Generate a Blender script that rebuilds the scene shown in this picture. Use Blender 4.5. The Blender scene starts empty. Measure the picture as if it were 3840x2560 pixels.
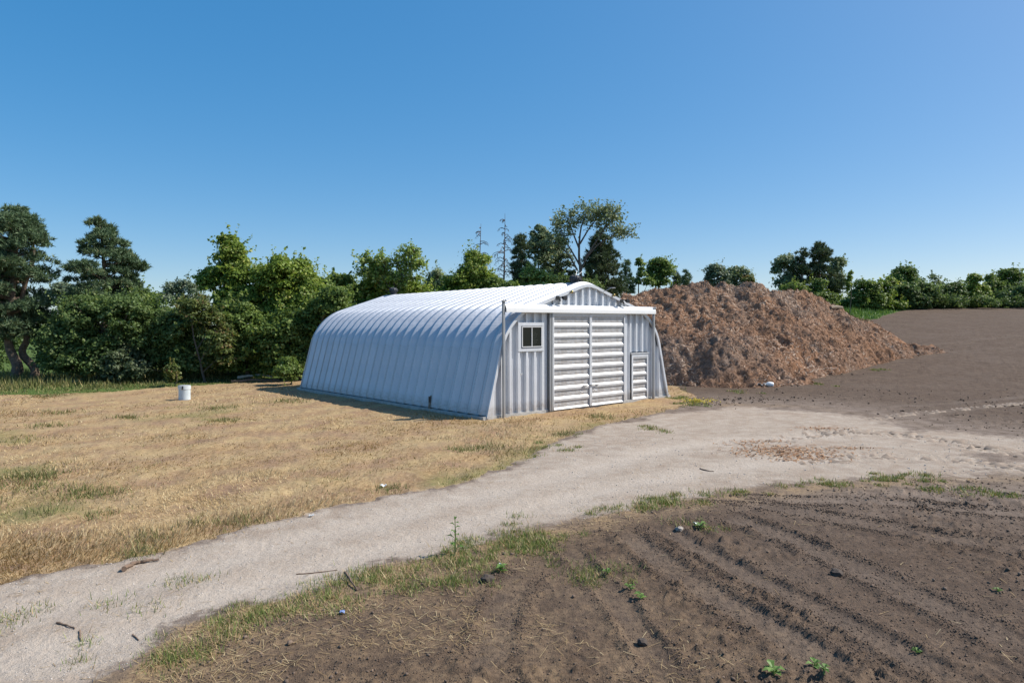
import bpy, math, random
import numpy as np
from mathutils import Vector, Matrix

# ------------------------------------------------------------------ camera, sky, sun, exposure
SC = bpy.context.scene
COL = SC.collection
HC, PITCH, ROLL, FPX = 3.3124, -0.0245, -0.0037, 2543.4
cd = bpy.data.cameras.new('camera')
cd.sensor_width = 36.0
cd.lens = FPX / 3840.0 * 36.0
cd.clip_start = 0.1
cd.clip_end = 6000.0
cam = bpy.data.objects.new('camera', cd)
COL.objects.link(cam)
_F = Vector((0, math.cos(PITCH), math.sin(PITCH)))
_R0 = Vector((1, 0, 0))
_U0 = Vector((0, -math.sin(PITCH), math.cos(PITCH)))
_R = _R0 * math.cos(ROLL) + _U0 * math.sin(ROLL)
_U = _U0 * math.cos(ROLL) - _R0 * math.sin(ROLL)
cam.matrix_world = Matrix(((_R.x, _U.x, -_F.x, 0), (_R.y, _U.y, -_F.y, 0), (_R.z, _U.z, -_F.z, HC), (0, 0, 0, 1)))
SC.camera = cam

SUN_HEAD, SUN_EL = math.radians(82.0), math.radians(46.0)
world = bpy.data.worlds.new('World')
SC.world = world
world.use_nodes = True
wn = world.node_tree.nodes
sky = wn.new('ShaderNodeTexSky')
sky.sky_type = 'NISHITA'
sky.sun_disc = False
sky.sun_elevation = SUN_EL
sky.sun_rotation = SUN_HEAD
sky.altitude = 300.0
sky.air_density = 0.7
sky.dust_density = 1.1
sky.ozone_density = 1.8
bg = wn['Background']
bg.inputs['Strength'].default_value = 0.15
hsv = wn.new('ShaderNodeHueSaturation')
hsv.inputs['Saturation'].default_value = 2.2
hsv.inputs['Hue'].default_value = 0.499
hsv.inputs['Value'].default_value = 2.0
# the summer sky of the photograph is evenly blue down to the trees: soften the whole sky's contrast
gam = wn.new('ShaderNodeGamma')
gam.inputs['Gamma'].default_value = 0.47
world.node_tree.links.new(sky.outputs[0], gam.inputs['Color'])
world.node_tree.links.new(gam.outputs[0], hsv.inputs['Color'])
world.node_tree.links.new(hsv.outputs[0], bg.inputs[0])

sl = bpy.data.lights.new('sun', 'SUN')
sl.energy = 5.0
sl.angle = math.radians(0.53)
sl.color = (1.0, 0.95, 0.87)
sun = bpy.data.objects.new('sun', sl)
COL.objects.link(sun)
_sd = Vector((math.sin(SUN_HEAD) * math.cos(SUN_EL), math.cos(SUN_HEAD) * math.cos(SUN_EL), math.sin(SUN_EL)))
sun.rotation_euler = _sd.to_track_quat('Z', 'Y').to_euler()
sun.location = (60, 10, 60)

SC.view_settings.view_transform = 'Standard'
SC.view_settings.look = 'None'
SC.view_settings.gamma = 1.0
SC.view_settings.use_curve_mapping = False
SC.view_settings.exposure = 0.26
try:
    SC.cycles.max_bounces = 8
    SC.cycles.diffuse_bounces = 5
    SC.cycles.glossy_bounces = 3
    SC.cycles.transmission_bounces = 4
    SC.cycles.use_denoising = True
except Exception:
    pass

RNG = np.random.default_rng(7)
random.seed(7)

# ------------------------------------------------------------------ numpy noise
def _h(ix, iy, seed):
    n = (ix * 374761393 + iy * 668265263 + seed * 974634777) & 0xFFFFFFFF
    n = ((n ^ (n >> 13)) * 1274126177) & 0xFFFFFFFF
    n = n ^ (n >> 16)
    return (n & 0xFFFFFF) / float(0xFFFFFF)

def vnoise(x, y, seed=0):
    x = np.asarray(x, float); y = np.asarray(y, float)
    ix = np.floor(x).astype(np.int64); iy = np.floor(y).astype(np.int64)
    fx = x - ix; fy = y - iy
    fx = fx * fx * (3 - 2 * fx); fy = fy * fy * (3 - 2 * fy)
    a = _h(ix, iy, seed); b = _h(ix + 1, iy, seed); c = _h(ix, iy + 1, seed); d = _h(ix + 1, iy + 1, seed)
    return (a * (1 - fx) + b * fx) * (1 - fy) + (c * (1 - fx) + d * fx) * fy

def fbm(x, y, seed=0, octv=4, gain=0.5):
    s = 0.0; a = 1.0; t = 0.0
    ca, sa = math.cos(0.6), math.sin(0.6)
    for k in range(octv):
        s = s + a * (vnoise(x, y, seed + 17 * k) - 0.5); t += a
        x, y = (x * ca - y * sa) * 2.03 + 3.1, (x * sa + y * ca) * 2.03 + 7.7
        a *= gain
    return s / t * 2.0

def sstep(a, b, x):
    t = np.clip((np.asarray(x, float) - a) / (b - a), 0, 1)
    return t * t * (3 - 2 * t)

# ------------------------------------------------------------------ pixel rays (photo at 2352 px wide) to points in the place
QS = 3840.0 / 2352.0
def ray(qx, qy):
    du, dv = qx * QS - 1920.0, qy * QS - 1280.0
    d = _F + _R * (du / FPX) + _U * (-dv / FPX)
    return d / d.y
def at(qx, qy, Y):
    d = ray(qx, qy)
    return Vector((d.x * Y, Y, HC + d.z * Y))

def base_z(x, y):
    x = np.asarray(x, float); y = np.asarray(y, float)
    t = y - 36.0
    r = np.where(t > 0, t, 0.0)
    r = np.sqrt(r * r + 4.0) - 2.0
    r = np.minimum(r, 75.0 + 0.12 * np.maximum(r - 75.0, 0))
    side = sstep(0.02, 0.30, x / np.maximum(y, 1.0))
    return 0.087 * r * side

def gnd(qx, qy, up=0.0):
    d = ray(qx, qy)
    lo, Y = 2.0, 2.0
    while Y < 900:
        z = HC + d.z * Y
        if z < float(base_z(d.x * Y, Y)) + up:
            break
        lo = Y
        Y *= 1.04
    hi = Y
    for _ in range(30):
        m = 0.5 * (lo + hi)
        if HC + d.z * m < float(base_z(d.x * m, m)) + up: hi = m
        else: lo = m
    return (d.x * hi, hi)

# ------------------------------------------------------------------ object helpers
def tag(o, label=None, cat=None, group=None, kind=None):
    if label: o['label'] = label
    if cat: o['category'] = cat
    if group: o['group'] = group
    if kind: o['kind'] = kind
    return o

def mesh_np(name, V, Fq, smooth=False):
    me = bpy.data.meshes.new(name)
    V = np.asarray(V, np.float32).reshape(-1, 3)
    Fq = np.asarray(Fq, np.int32)
    k = Fq.shape[1]; nf = Fq.shape[0]
    me.vertices.add(len(V)); me.vertices.foreach_set('co', V.ravel())
    me.loops.add(nf * k); me.loops.foreach_set('vertex_index', Fq.ravel())
    me.polygons.add(nf)
    me.polygons.foreach_set('loop_start', np.arange(0, nf * k, k, dtype=np.int32))
    me.polygons.foreach_set('loop_total', np.full(nf, k, dtype=np.int32))
    if smooth: me.polygons.foreach_set('use_smooth', np.ones(nf, dtype=bool))
    me.update(calc_edges=True)
    return me

def attr(me, name, arr, dom='POINT'):
    a = me.attributes.new(name, 'FLOAT', dom)
    a.data.foreach_set('value', np.asarray(arr, np.float32).ravel())

def obj(name, me, mat=None, parent=None, loc=None):
    o = bpy.data.objects.new(name, me)
    COL.objects.link(o)
    if mat is not None and me is not None and len(me.materials) == 0: me.materials.append(mat)
    if parent is not None: o.parent = parent
    if loc is not None: o.location = loc
    return o

def empty(name, loc, rz=0.0, parent=None):
    o = bpy.data.objects.new(name, None)
    o.empty_display_size = 0.3
    COL.objects.link(o)
    o.location = loc; o.rotation_euler = (0, 0, rz)
    if parent is not None: o.parent = parent
    return o

class MB:
    """collects faces of any size, builds one mesh"""
    def __init__(s): s.v = []; s.f = []
    def add(s, vs, fs):
        n = len(s.v); s.v += [tuple(p) for p in vs]; s.f += [tuple(n + i for i in f) for f in fs]; return s
    def box(s, x0, x1, y0, y1, z0, z1):
        vs = [(x0, y0, z0), (x1, y0, z0), (x1, y1, z0), (x0, y1, z0), (x0, y0, z1), (x1, y0, z1), (x1, y1, z1), (x0, y1, z1)]
        return s.add(vs, [(0, 3, 2, 1), (4, 5, 6, 7), (0, 1, 5, 4), (1, 2, 6, 5), (2, 3, 7, 6), (3, 0, 4, 7)])
    def sheet(s, rows):
        n = len(rows[0]); vs = [p for r in rows for p in r]
        return s.add(vs, [(i * n + j, i * n + j + 1, (i + 1) * n + j + 1, (i + 1) * n + j) for i in range(len(rows) - 1) for j in range(n - 1)])
    def tube(s, pts, rad, k=6, cap=True):
        pts = [Vector(p) for p in pts]; rows = []
        if not hasattr(rad, '__len__'): rad = [rad] * len(pts)
        up = None
        for i, p in enumerate(pts):
            t = (pts[min(i + 1, len(pts) - 1)] - pts[max(i - 1, 0)])
            if t.length < 1e-9: t = Vector((0, 0, 1))
            t.normalize()
            if up is None: up = t.orthogonal().normalized()
            up = (up - t * up.dot(t))
            if up.length < 1e-6: up = t.orthogonal()
            up.normalize(); w = t.cross(up)
            rows.append([p + (up * math.cos(2 * math.pi * j / k) + w * math.sin(2 * math.pi * j / k)) * rad[i] for j in range(k)])
        vs = [q for r in rows for q in r]
        fs = [(i * k + j, i * k + (j + 1) % k, (i + 1) * k + (j + 1) % k, (i + 1) * k + j) for i in range(len(rows) - 1) for j in range(k)]
        if cap:
            fs.append(tuple(range(k - 1, -1, -1))); b = (len(rows) - 1) * k; fs.append(tuple(b + j for j in range(k)))
        return s.add(vs, fs)
    def lathe(s, prof, k=24, c=(0, 0, 0)):
        rows = [[(c[0] + r * math.cos(2 * math.pi * j / k), c[1] + r * math.sin(2 * math.pi * j / k), c[2] + z) for j in range(k)] for r, z in prof]
        vs = [q for r in rows for q in r]
        fs = [(i * k + j, i * k + (j + 1) % k, (i + 1) * k + (j + 1) % k, (i + 1) * k + j) for i in range(len(rows) - 1) for j in range(k)]
        fs.append(tuple(range(k - 1, -1, -1))); b = (len(rows) - 1) * k; fs.append(tuple(b + j for j in range(k)))
        return s.add(vs, fs)
    def mesh(s, name, smooth=False):
        me = bpy.data.meshes.new(name); me.from_pydata(s.v, [], s.f); me.update()
        if smooth: me.polygons.foreach_set('use_smooth', np.ones(len(me.polygons), dtype=bool))
        return me
    def build(s, name, mat=None, parent=None, loc=None, smooth=False):
        return obj(name, s.mesh(name, smooth), mat, parent, loc)

# ------------------------------------------------------------------ material helpers
class G:
    def __init__(s, name):
        s.m = bpy.data.materials.new(name); s.m.use_nodes = True
        s.t = s.m.node_tree; s.n = s.t.nodes; s.b = s.n['Principled BSDF']; s.out = s.n['Material Output']
        s._tc = None
    def l(s, a, b):
        if isinstance(a, (int, float)): b.default_value = a
        elif isinstance(a, tuple): b.default_value = a if len(a) == 4 or b.type == 'VECTOR' else (*a, 1)
        else: s.t.links.new(a, b)
    def co(s, kind='Object', scale=None):
        if s._tc is None: s._tc = s.n.new('ShaderNodeTexCoord')
        o = s._tc.outputs[kind]
        if scale:
            mp = s.n.new('ShaderNodeMapping'); s.l(o, mp.inputs[0]); mp.inputs['Scale'].default_value = scale; o = mp.outputs[0]
        return o
    def noise(s, scale, detail=3, rough=0.55, vec=None, dist=0.0, col=False):
        n = s.n.new('ShaderNodeTexNoise'); s.l(vec if vec is not None else s.co(), n.inputs['Vector'])
        n.inputs['Scale'].default_value = scale; n.inputs['Detail'].default_value = detail
        n.inputs['Roughness'].default_value = rough; n.inputs['Distortion'].default_value = dist
        return n.outputs[1 if col else 0]
    def vor(s, scale, vec=None, out='Distance'):
        n = s.n.new('ShaderNodeTexVoronoi'); s.l(vec if vec is not None else s.co(), n.inputs['Vector']); n.inputs['Scale'].default_value = scale
        return n.outputs[out]
    def ramp(s, fac, stops):
        r = s.n.new('ShaderNodeValToRGB'); s.l(fac, r.inputs[0]); e = r.color_ramp.elements
        while len(e) < len(stops): e.new(0.5)
        for i, (p, c) in enumerate(stops):
            e[i].position = p; e[i].color = (c, c, c, 1) if isinstance(c, (int, float)) else (*c, 1)
        return r.outputs[0]
    def mix(s, fac, a, b, mode='MIX'):
        n = s.n.new('ShaderNodeMixRGB'); n.blend_type = mode
        s.l(fac, n.inputs[0]); s.l(a, n.inputs[1]); s.l(b, n.inputs[2]); return n.outputs[0]
    def math(s, op, a, b=0.0, clamp=False):
        n = s.n.new('ShaderNodeMath'); n.operation = op; n.use_clamp = clamp
        s.l(a, n.inputs[0]); s.l(b, n.inputs[1]); return n.outputs[0]
    def at(s, name):
        n = s.n.new('ShaderNodeAttribute'); n.attribute_name = name; return n.outputs['Fac']
    def bump(s, h, strength, dist, nrm=None):
        n = s.n.new('ShaderNodeBump'); s.l(h, n.inputs['Height']); n.inputs['Strength'].default_value = strength; n.inputs['Distance'].default_value = dist
        if nrm is not None: s.l(nrm, n.inputs['Normal'])
        return n.outputs[0]
    def set(s, col=None, rough=None, metal=None, nrm=None, spec=None):
        if col is not None: s.l(col, s.b.inputs['Base Color'])
        if rough is not None: s.l(rough, s.b.inputs['Roughness'])
        if metal is not None: s.l(metal, s.b.inputs['Metallic'])
        if nrm is not None: s.l(nrm, s.b.inputs['Normal'])
        if spec is not None: s.b.inputs['Specular IOR Level'].default_value = spec
        return s.m

def plain(name, col, rough=0.6, metal=0.0, var=0.12, scale=8.0, bump=0.0, spec=0.4):
    g = G(name)
    n = g.noise(scale, 4)
    c = g.mix(g.ramp(n, [(0.3, 0.0), (0.7, 1.0)]), tuple(v * (1 - var) for v in col), tuple(min(1, v * (1 + var)) for v in col))
    nr = g.bump(g.noise(scale * 6, 3), bump, 0.01) if bump else None
    return g.set(c, rough, metal, nr, spec)

def leaf_mat(name, a, b, c=None, trans=0.42, rough=0.5):
    g = G(name)
    v = g.at('v')
    st = [(0.0, a), (0.75, b)]
    if c: st.append((0.97, c))
    col = g.ramp(v, st)
    g.set(col, rough, 0.0, None, 0.25)
    tr = g.n.new('ShaderNodeBsdfTranslucent')
    tcol = g.mix(0.5, col, g.mix(1.0, col, (1.0, 1.0, 0.45), 'MULTIPLY'))
    g.l(tcol, tr.inputs[0])
    mx = g.n.new('ShaderNodeMixShader'); mx.inputs[0].default_value = trans
    g.t.links.new(g.b.outputs[0], mx.inputs[1]); g.t.links.new(tr.outputs[0], mx.inputs[2]); g.t.links.new(mx.outputs[0], g.out.inputs[0])
    return g.m

# ------------------------------------------------------------------ GROUND: zones
def Q(pts): return np.array([gnd(*p) for p in pts], float)
GR_UP = [(-300, 1445), (0, 1352), (200, 1300), (400, 1253), (600, 1203), (850, 1148), (1000, 1118), (1130, 1083), (1225, 1052), (1285, 1010),
         (1380, 975), (1520, 950), (1680, 932), (1850, 936), (2000, 960), (2150, 985), (2352, 1004), (2600, 1020)]
GR_LO = [(2600, 1100), (2352, 1090), (2100, 1096), (1900, 1106), (1700, 1125), (1500, 1150), (1300, 1190), (1130, 1235), (950, 1275), (830, 1322),
         (600, 1380), (450, 1430), (330, 1485), (200, 1560), (60, 1680)]
P_GRAVEL = np.vstack([Q(GR_UP), Q(GR_LO), [[-8.0, 3.0], [-14.0, 5.0]]])
P_LAWN = np.vstack([[[-60, 7.0], [-14, 5.0]], Q([(-300, 1500), (0, 1400), (400, 1290), (850, 1180), (1130, 1110), (1255, 1062), (1295, 1012), (1385, 977), (1500, 948), (1590, 928), (1585, 905), (1560, 888)]),
                    [[10.5, 34.0], [4.0, 42.0], [-3.0, 43.0]], Q([(690, 868), (560, 876), (420, 886), (250, 900), (0, 908), (-400, 915)]), [[-60, 26.0]]])
P_SOIL = np.vstack([Q([(60, 1680), (200, 1530), (450, 1400), (950, 1245), (1300, 1160), (1450, 1040), (1560, 962), (1650, 938), (1600, 905)]), [[10.0, 33.0], [8.0, 42.0], [6.0, 56.0], [18.0, 66.0]],
                    Q([(1960, 748), (2010, 732), (2050, 719), (2110, 707)]), [[63.0, 113.0], [90.0, 116.0], [240.0, 116.0], [240.0, -12.0], [-8.0, -12.0], [-6.0, 3.0]]])

def poly_sd(x, y, P):
    x = np.asarray(x, float); y = np.asarray(y, float)
    d2 = np.full(x.shape, 1e18); ins = np.zeros(x.shape, bool)
    for i in range(len(P)):
        ax, ay = P[i]; bx, by = P[(i + 1) % len(P)]
        ex, ey = bx - ax, by - ay; wx, wy = x - ax, y - ay
        t = np.clip((wx * ex + wy * ey) / (ex * ex + ey * ey + 1e-12), 0, 1)
        d2 = np.minimum(d2, (wx - ex * t) ** 2 + (wy - ey * t) ** 2)
        c = (ay > y) != (by > y)
        with np.errstate(divide='ignore', invalid='ignore'):
            xi = (bx - ax) * (y - ay) / (by - ay + 1e-15) + ax
        ins ^= c & (x < xi)
    return np.where(ins, 1, -1) * np.sqrt(d2)

def line_d(x, y, P):
    """distance to a polyline and arc length along it"""
    x = np.asarray(x, float); y = np.asarray(y, float)
    d2 = np.full(x.shape, 1e18); sg = np.zeros(x.shape); al = np.zeros(x.shape); acc = 0.0
    for i in range(len(P) - 1):
        ax, ay = P[i]; bx, by = P[i + 1]; ex, ey = bx - ax, by - ay; L = math.hypot(ex, ey)
        t = np.clip(((x - ax) * ex + (y - ay) * ey) / (L * L + 1e-12), 0, 1)
        dx, dy = x - ax - ex * t, y - ay - ey * t; q = dx * dx + dy * dy
        m = q < d2; d2 = np.where(m, q, d2); al = np.where(m, acc + t * L, al); sg = np.where(m, np.sign(ex * dy - ey * dx), sg); acc += L
    return np.sqrt(d2) * np.where(sg == 0, 1, sg), al, acc

def smooth_line(pts, n=6):
    P = np.array(pts, float); out = []
    for i in range(len(P) - 1):
        p0, p1, p2, p3 = P[max(i - 1, 0)], P[i], P[i + 1], P[min(i + 2, len(P) - 1)]
        for k in range(n):
            t = k / n
            out.append(0.5 * ((2 * p1) + (-p0 + p2) * t + (2 * p0 - 5 * p1 + 4 * p2 - p3) * t * t + (-p0 + 3 * p1 - 3 * p2 + p3) * t ** 3))
    out.append(P[-1]); return np.array(out)

# wheel tracks: (line, half width, depth, lug strength, paleness)
TR = [([(1128, 1600), (1128, 1500), (1142, 1420), (1170, 1360), (1215, 1310)], .20, .045, .9, .5),
      ([(1420, 1215), (1520, 1290), (1640, 1370), (1780, 1450), (1960, 1570)], .22, .05, .7, .55),
      ([(1500, 1200), (1640, 1280), (1780, 1350), (1960, 1440), (2200, 1580)], .20, .05, .4, .45),
      ([(1640, 1180), (1800, 1235), (1960, 1300), (2150, 1390), (2420, 1520)], .24, .06, .8, .5),
      ([(1700, 1150), (1850, 1180), (2050, 1215), (2200, 1245), (2420, 1270)], .26, .06, .6, .4),
      ([(1600, 1140), (1800, 1150), (2050, 1160), (2250, 1178), (2450, 1190)], .22, .05, .5, .3),
      ([(1300, 1250), (1370, 1330), (1450, 1420), (1540, 1580)], .16, .04, .3, .25),
      ([(1760, 1010), (1950, 992), (2090, 1000), (2220, 1022), (2400, 1062)], .42, .05, 2.2, .4),
      ([(1850, 1068), (2000, 1050), (2150, 1054), (2400, 1082)], .36, .04, 1.2, .3),
      ([(2000, 963), (2100, 950), (2230, 938), (2420, 920)], .28, .04, .4, 1.0),
      ([(1880, 950), (2000, 936), (2200, 925), (2420, 905)], .25, .03, .3, .7),
      ([(1620, 905), (1740, 930), (1900, 938), (2050, 930)], .3, .03, .3, .3),
      ([(1560, 985), (1750, 965), (1900, 975)], .3, .02, .3, .2),
      ([(1690, 842), (1900, 838), (2100, 815), (2352, 795)], .3, .05, .2, .35),
      ([(1900, 815), (2100, 795), (2352, 770)], .3, .05, .2, .3)]
TRACKS = [(smooth_line(Q(p)), w, d, lg, pl) for p, w, d, lg, pl in TR]
GLINES = [smooth_line(Q([(-200, 1440), (200, 1370), (600, 1262), (1000, 1162), (1300, 1090), (1600, 1020), (1900, 1000)])),
          smooth_line(Q([(-200, 1560), (200, 1480), (500, 1372), (900, 1250), (1250, 1155), (1600, 1085), (1900, 1050)]))]

def zones(x, y):
    w1 = fbm(x * 0.9, y * 0.9, 3, 4) * 0.35
    fine = fbm(x * 4.0, y * 4.0, 9, 3) * 0.22
    gd = poly_sd(x, y, P_GRAVEL); ld = poly_sd(x, y, P_LAWN); sd = poly_sd(x, y, P_SOIL)
    far = np.clip(np.hypot(x, y) / 20.0, 0.5, 4.0)
    rgt = sstep(6.0, 12.0, x)
    gr = sstep(-0.14, 0.14, (gd + w1 + fine) / (0.6 + 1.6 * rgt))
    la = sstep(-0.3, 0.3, ld + w1 * 1.4 + fine)
    so = sstep(-0.3, 0.3, sd + w1 * np.clip(far, 0.6, 2.5))
    return gr, la * (1 - gr), so * (1 - gr) * (1 - la), gd, ld, sd

def patch_green(x, y):
    return fbm(x * 0.33, y * 0.33, 31, 4)
def verge_amt(x, y, gd):
    """strip of weeds and straw along the track's field side"""
    a = np.exp(-((-gd - 0.35) / 0.5) ** 2) * (gd < 0.4)
    return a

def ground_parts(x, y):
    x = np.asarray(x, float); y = np.asarray(y, float)
    gr, la, so, gd, ld, sd = zones(x, y)
    r = np.hypot(x, y)
    z = base_z(x, y)
    z = z + fbm(x * 0.12, y * 0.12, 5, 3) * 0.05 * sstep(6, 14, r)
    z = z + la * (fbm(x * 1.2, y * 1.2, 11, 4) * 0.06 + fbm(x * 5.0, y * 5.0, 14, 3) * .03) + gr * (fbm(x * 1.0, y * 1.0, 12, 5) * 0.02 + np.maximum(fbm(x * 18.0, y * 18.0, 13, 2), 0) * .014 * sstep(18, 9, r))
    edge = sstep(0.0, 1.6, -gd)
    cl = fbm(x * 3.2, y * 3.2, 21, 4, 0.6); cl2 = fbm(x * 10.0, y * 10.0, 22, 3, 0.6)
    rough = (0.35 + 0.9 * sstep(-0.2, 0.5, fbm(x * 0.4, y * 0.4, 23, 3)))
    cl3 = fbm(x * 24.0, y * 24.0, 24, 2, 0.6) * sstep(16, 8, r)
    lumps = np.maximum(cl2, 0) ** 1.2 * 0.11 + np.abs(cl) * 0.035 + np.maximum(cl, 0.1) * 0.045 + np.maximum(cl3, 0) * .035
    z = z + so * (0.2 + 0.8 * edge) * rough * lumps * sstep(140, 60, r)
    tw = np.zeros_like(x)
    for P, w, dep, lug, pale in TRACKS:
        m = (x > P[:, 0].min() - 2) & (x < P[:, 0].max() + 2) & (y > P[:, 1].min() - 2) & (y < P[:, 1].max() + 2)
        if not m.any(): continue
        d, al, L = line_d(x[m], y[m], P)
        d = d + fbm(x[m] * 1.5, y[m] * 1.5, 41, 2) * 0.07
        ends = sstep(0.0, 0.8, al) * sstep(0.0, 0.8, L - al)
        br = 0.55 + 0.45 * sstep(-0.25, 0.1, fbm(x[m] * 0.7, y[m] * 0.7, 44, 2))
        ins = sstep(w * 1.15, w * 0.8, np.abs(d)) * ends * br
        berm = np.exp(-((np.abs(d) - w * 1.4) / (w * 0.35)) ** 2) * ends * br
        ph = al / 0.20 + np.abs(d) / w * 0.7
        lugs = (np.abs((ph % 1.0) - 0.5) < 0.22) * 1.0
        zz = z[m]
        lum = (lumps * so * rough)[m]
        zz = zz - ins * lum * 0.7 - ins * dep * 0.35 + berm * dep * 0.6 * (1.0 + 0.9 * fbm(x[m] * 6, y[m] * 6, 43, 2)) + ins * lugs * 0.018 * lug
        z[m] = zz
        tw[m] = np.maximum(tw[m], ins * pale)
    for P in GLINES:
        m = gd > -1
        d, al, L = line_d(x[m], y[m], P)
        z[m] = z[m] - 0.03 * np.exp(-(d / 0.45) ** 2) * gr[m]
    return z, gr, la, so, gd, ld, tw

def gz(x, y):
    z = ground_parts(np.atleast_1d(np.asarray(x, float)), np.atleast_1d(np.asarray(y, float)))[0]
    return z
def gz1(x, y): return float(gz([x], [y])[0])

# fan-shaped sheet: rows close together near the camera, wider with distance
OY = -5.0
rows = [0.5]
while rows[-1] < 1500:
    Y = rows[-1]
    step = max(0.012, (Y * Y) / (678.0 * 3.3) * 1.55) if Y > 3.8 else 0.12
    if Y > 30: step = min(step, 0.55)
    if Y > 60: step = min(max(step, 0.55) * 1.0, 0.9)
    if Y > 120: step = Y * 0.05
    rows.append(Y + step)
rows = np.array(rows)
ncol = 690
tt = np.linspace(-1.25, 1.25, ncol)
X = tt[None, :] * (rows[:, None] - OY) * 0.66
Yg = np.repeat(rows[:, None], ncol, 1)
gx, gy = X.ravel(), Yg.ravel()
gzv, g_gr, g_la, g_so, g_gd, g_ld, g_tw = ground_parts(gx, gy)
nr = len(rows)
ii = np.arange(nr - 1)[:, None] * ncol + np.arange(ncol - 1)[None, :]
quads = np.stack([ii, ii + 1, ii + ncol + 1, ii + ncol], -1).reshape(-1, 4)
V = np.stack([gx, gy, gzv], 1)
pg = patch_green(gx, gy)
green_lawn = g_la * 0.8 * sstep(0.25, 0.7, pg + 0.35 * np.exp(-np.abs(poly_sd(gx, gy, P_GRAVEL)) / 0.9))
ve = verge_amt(gx, gy, g_gd) * sstep(15.0, 7.0, gx)
straw = np.clip(ve * 0.75 + sstep(5.5, 0.0, gx + 0.35 * gy - 2.0) * g_so * 0.30, 0, 1) * g_so
_rg = sstep(5.0, 14.0, gx)
c_gravel = sstep(-1, 1, (g_gd + fbm(gx * .9, gy * .9, 3, 4) * .55 - .1) / (.75 + 1.9 * _rg))
wheel = np.zeros_like(gx)
for P in GLINES:
    m_ = g_gd > -.5; d_, _, _ = line_d(gx[m_], gy[m_], P); wheel[m_] = np.maximum(wheel[m_], np.exp(-(d_ / .55) ** 2))
c_gravel = c_gravel * (1 - .75 * _rg * sstep(-.15, .35, fbm(gx * .35, gy * .6, 7, 4)))
_rr = sstep(3.0, 9.0, gx)
dusty = np.exp(-(np.minimum(g_gd, 0) / (.55 + 2.7 * _rr)) ** 2)
band = .5 + .5 * np.sin(g_gd * 2.9 + fbm(gx * .25, gy * .25, 81, 3) * 5.0)

# ground material: one look, driven by what lies where
g = G('ground')
n_big = g.noise(0.35, 4); n_mid = g.noise(2.2, 5, 0.6); n_fin = g.noise(14, 4, 0.65); n_grit = g.noise(60, 3, 0.7)
gcol = g.ramp(n_mid, [(0.28, (0.305, 0.230, 0.170)), (0.5, (0.405, 0.325, 0.252)), (0.72, (0.495, 0.415, 0.335))])
gcol = g.mix(g.ramp(n_grit, [(0.46, 0.0), (0.62, 0.6)]), gcol, (0.25, 0.215, 0.185))
gcol = g.mix(g.ramp(g.noise(24, 4, .7), [(0.52, 0.0), (0.7, 0.5)]), gcol, (0.50, 0.455, 0.415))
gcol = g.mix(g.ramp(g.noise(1.1, 4, 0.6, dist=0.6), [(0.50, 0.0), (0.68, 0.75)]), gcol, (0.31, 0.235, 0.175))
gcol = g.mix(g.ramp(g.vor(22), [(0.05, 0.6), (0.16, 0.0)]), gcol, (0.56, 0.52, 0.48))
n_str = g.noise(9, 5, .7, vec=g.co('Object', (1.0, .45, 1)))
lcol = g.ramp(n_str, [(0.28, (0.15, 0.092, 0.045)), (0.5, (0.345, 0.225, 0.115)), (0.72, (0.50, 0.36, 0.195))])
lcol = g.mix(g.ramp(g.noise(.8, 6, .65), [(0.40, 0.8), (0.58, 0.0)]), lcol, g.ramp(n_fin, [(.3, (.19, .115, .07)), (.7, (.36, .235, .155))]))
lcol = g.mix(g.ramp(g.noise(.5, 8, .72, dist=.8), [(0.5, 0.0), (0.68, 0.5)]), lcol, g.ramp(n_fin, [(.3, (.34, .245, .12)), (.7, (.54, .42, .235))]))
lcol = g.mix(g.math('MULTIPLY', g.at('band'), g.ramp(n_mid, [(.35, .1), (.65, .6)])), lcol, g.ramp(n_fin, [(.3, (.36, .26, .125)), (.7, (.58, .455, .25))]))
lcol = g.mix(g.math('MULTIPLY', g.at('green'), g.ramp(n_fin, [(0.3, 0.2), (0.6, 1.0)])), lcol, (0.15, 0.165, 0.05))
scol = g.ramp(n_mid, [(0.25, (0.068, 0.045, 0.031)), (0.5, (0.116, 0.079, 0.055)), (0.78, (0.165, 0.117, 0.083))])
scol = g.mix(g.ramp(n_fin, [(0.36, 0.75), (0.55, 0.0)]), scol, (0.055, 0.040, 0.031))
scol = g.mix(g.ramp(n_grit, [(0.56, 0.0), (0.70, 0.65)]), scol, (0.19, 0.148, 0.115))
scol = g.mix(g.ramp(n_big, [(0.45, 0.0), (0.7, 0.35)]), scol, (0.145, 0.110, 0.086))
scol = g.mix(g.math('MULTIPLY', g.at('track'), g.ramp(n_fin, [(.3, .3), (.6, 1.0)])), scol, (0.17, 0.132, 0.105))
scol = g.mix(g.math('MULTIPLY', g.at('dusty'), g.ramp(n_mid, [(.3, .15), (.62, .85)])), scol, (0.26, 0.205, 0.165))
stcol = g.ramp(n_fin, [(0.3, (0.16, 0.10, 0.06)), (0.6, (0.34, 0.235, 0.125)), (0.8, (0.48, 0.36, 0.2))])
scol = g.mix(g.math('MULTIPLY', g.at('straw'), g.ramp(n_mid, [(0.35, 0.1), (0.6, 1.0)])), scol, stcol)
mcol = g.ramp(n_mid, [(0.3, (0.05, 0.085, 0.02)), (0.6, (0.10, 0.15, 0.035)), (0.8, (0.17, 0.19, 0.06))])
jit = g.math('MULTIPLY', g.math('SUBTRACT', g.noise(5, 4, 0.7), 0.5), 0.9)
jit = g.math('ADD', jit, g.math('MULTIPLY', g.math('SUBTRACT', g.noise(1.3, 5, .65), .5), .55))
def edge(a): return g.ramp(g.math('ADD', g.at(a), jit), [(0.38, 0.0), (0.62, 1.0)])
col = g.mix(edge('soil'), mcol, scol)
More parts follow.
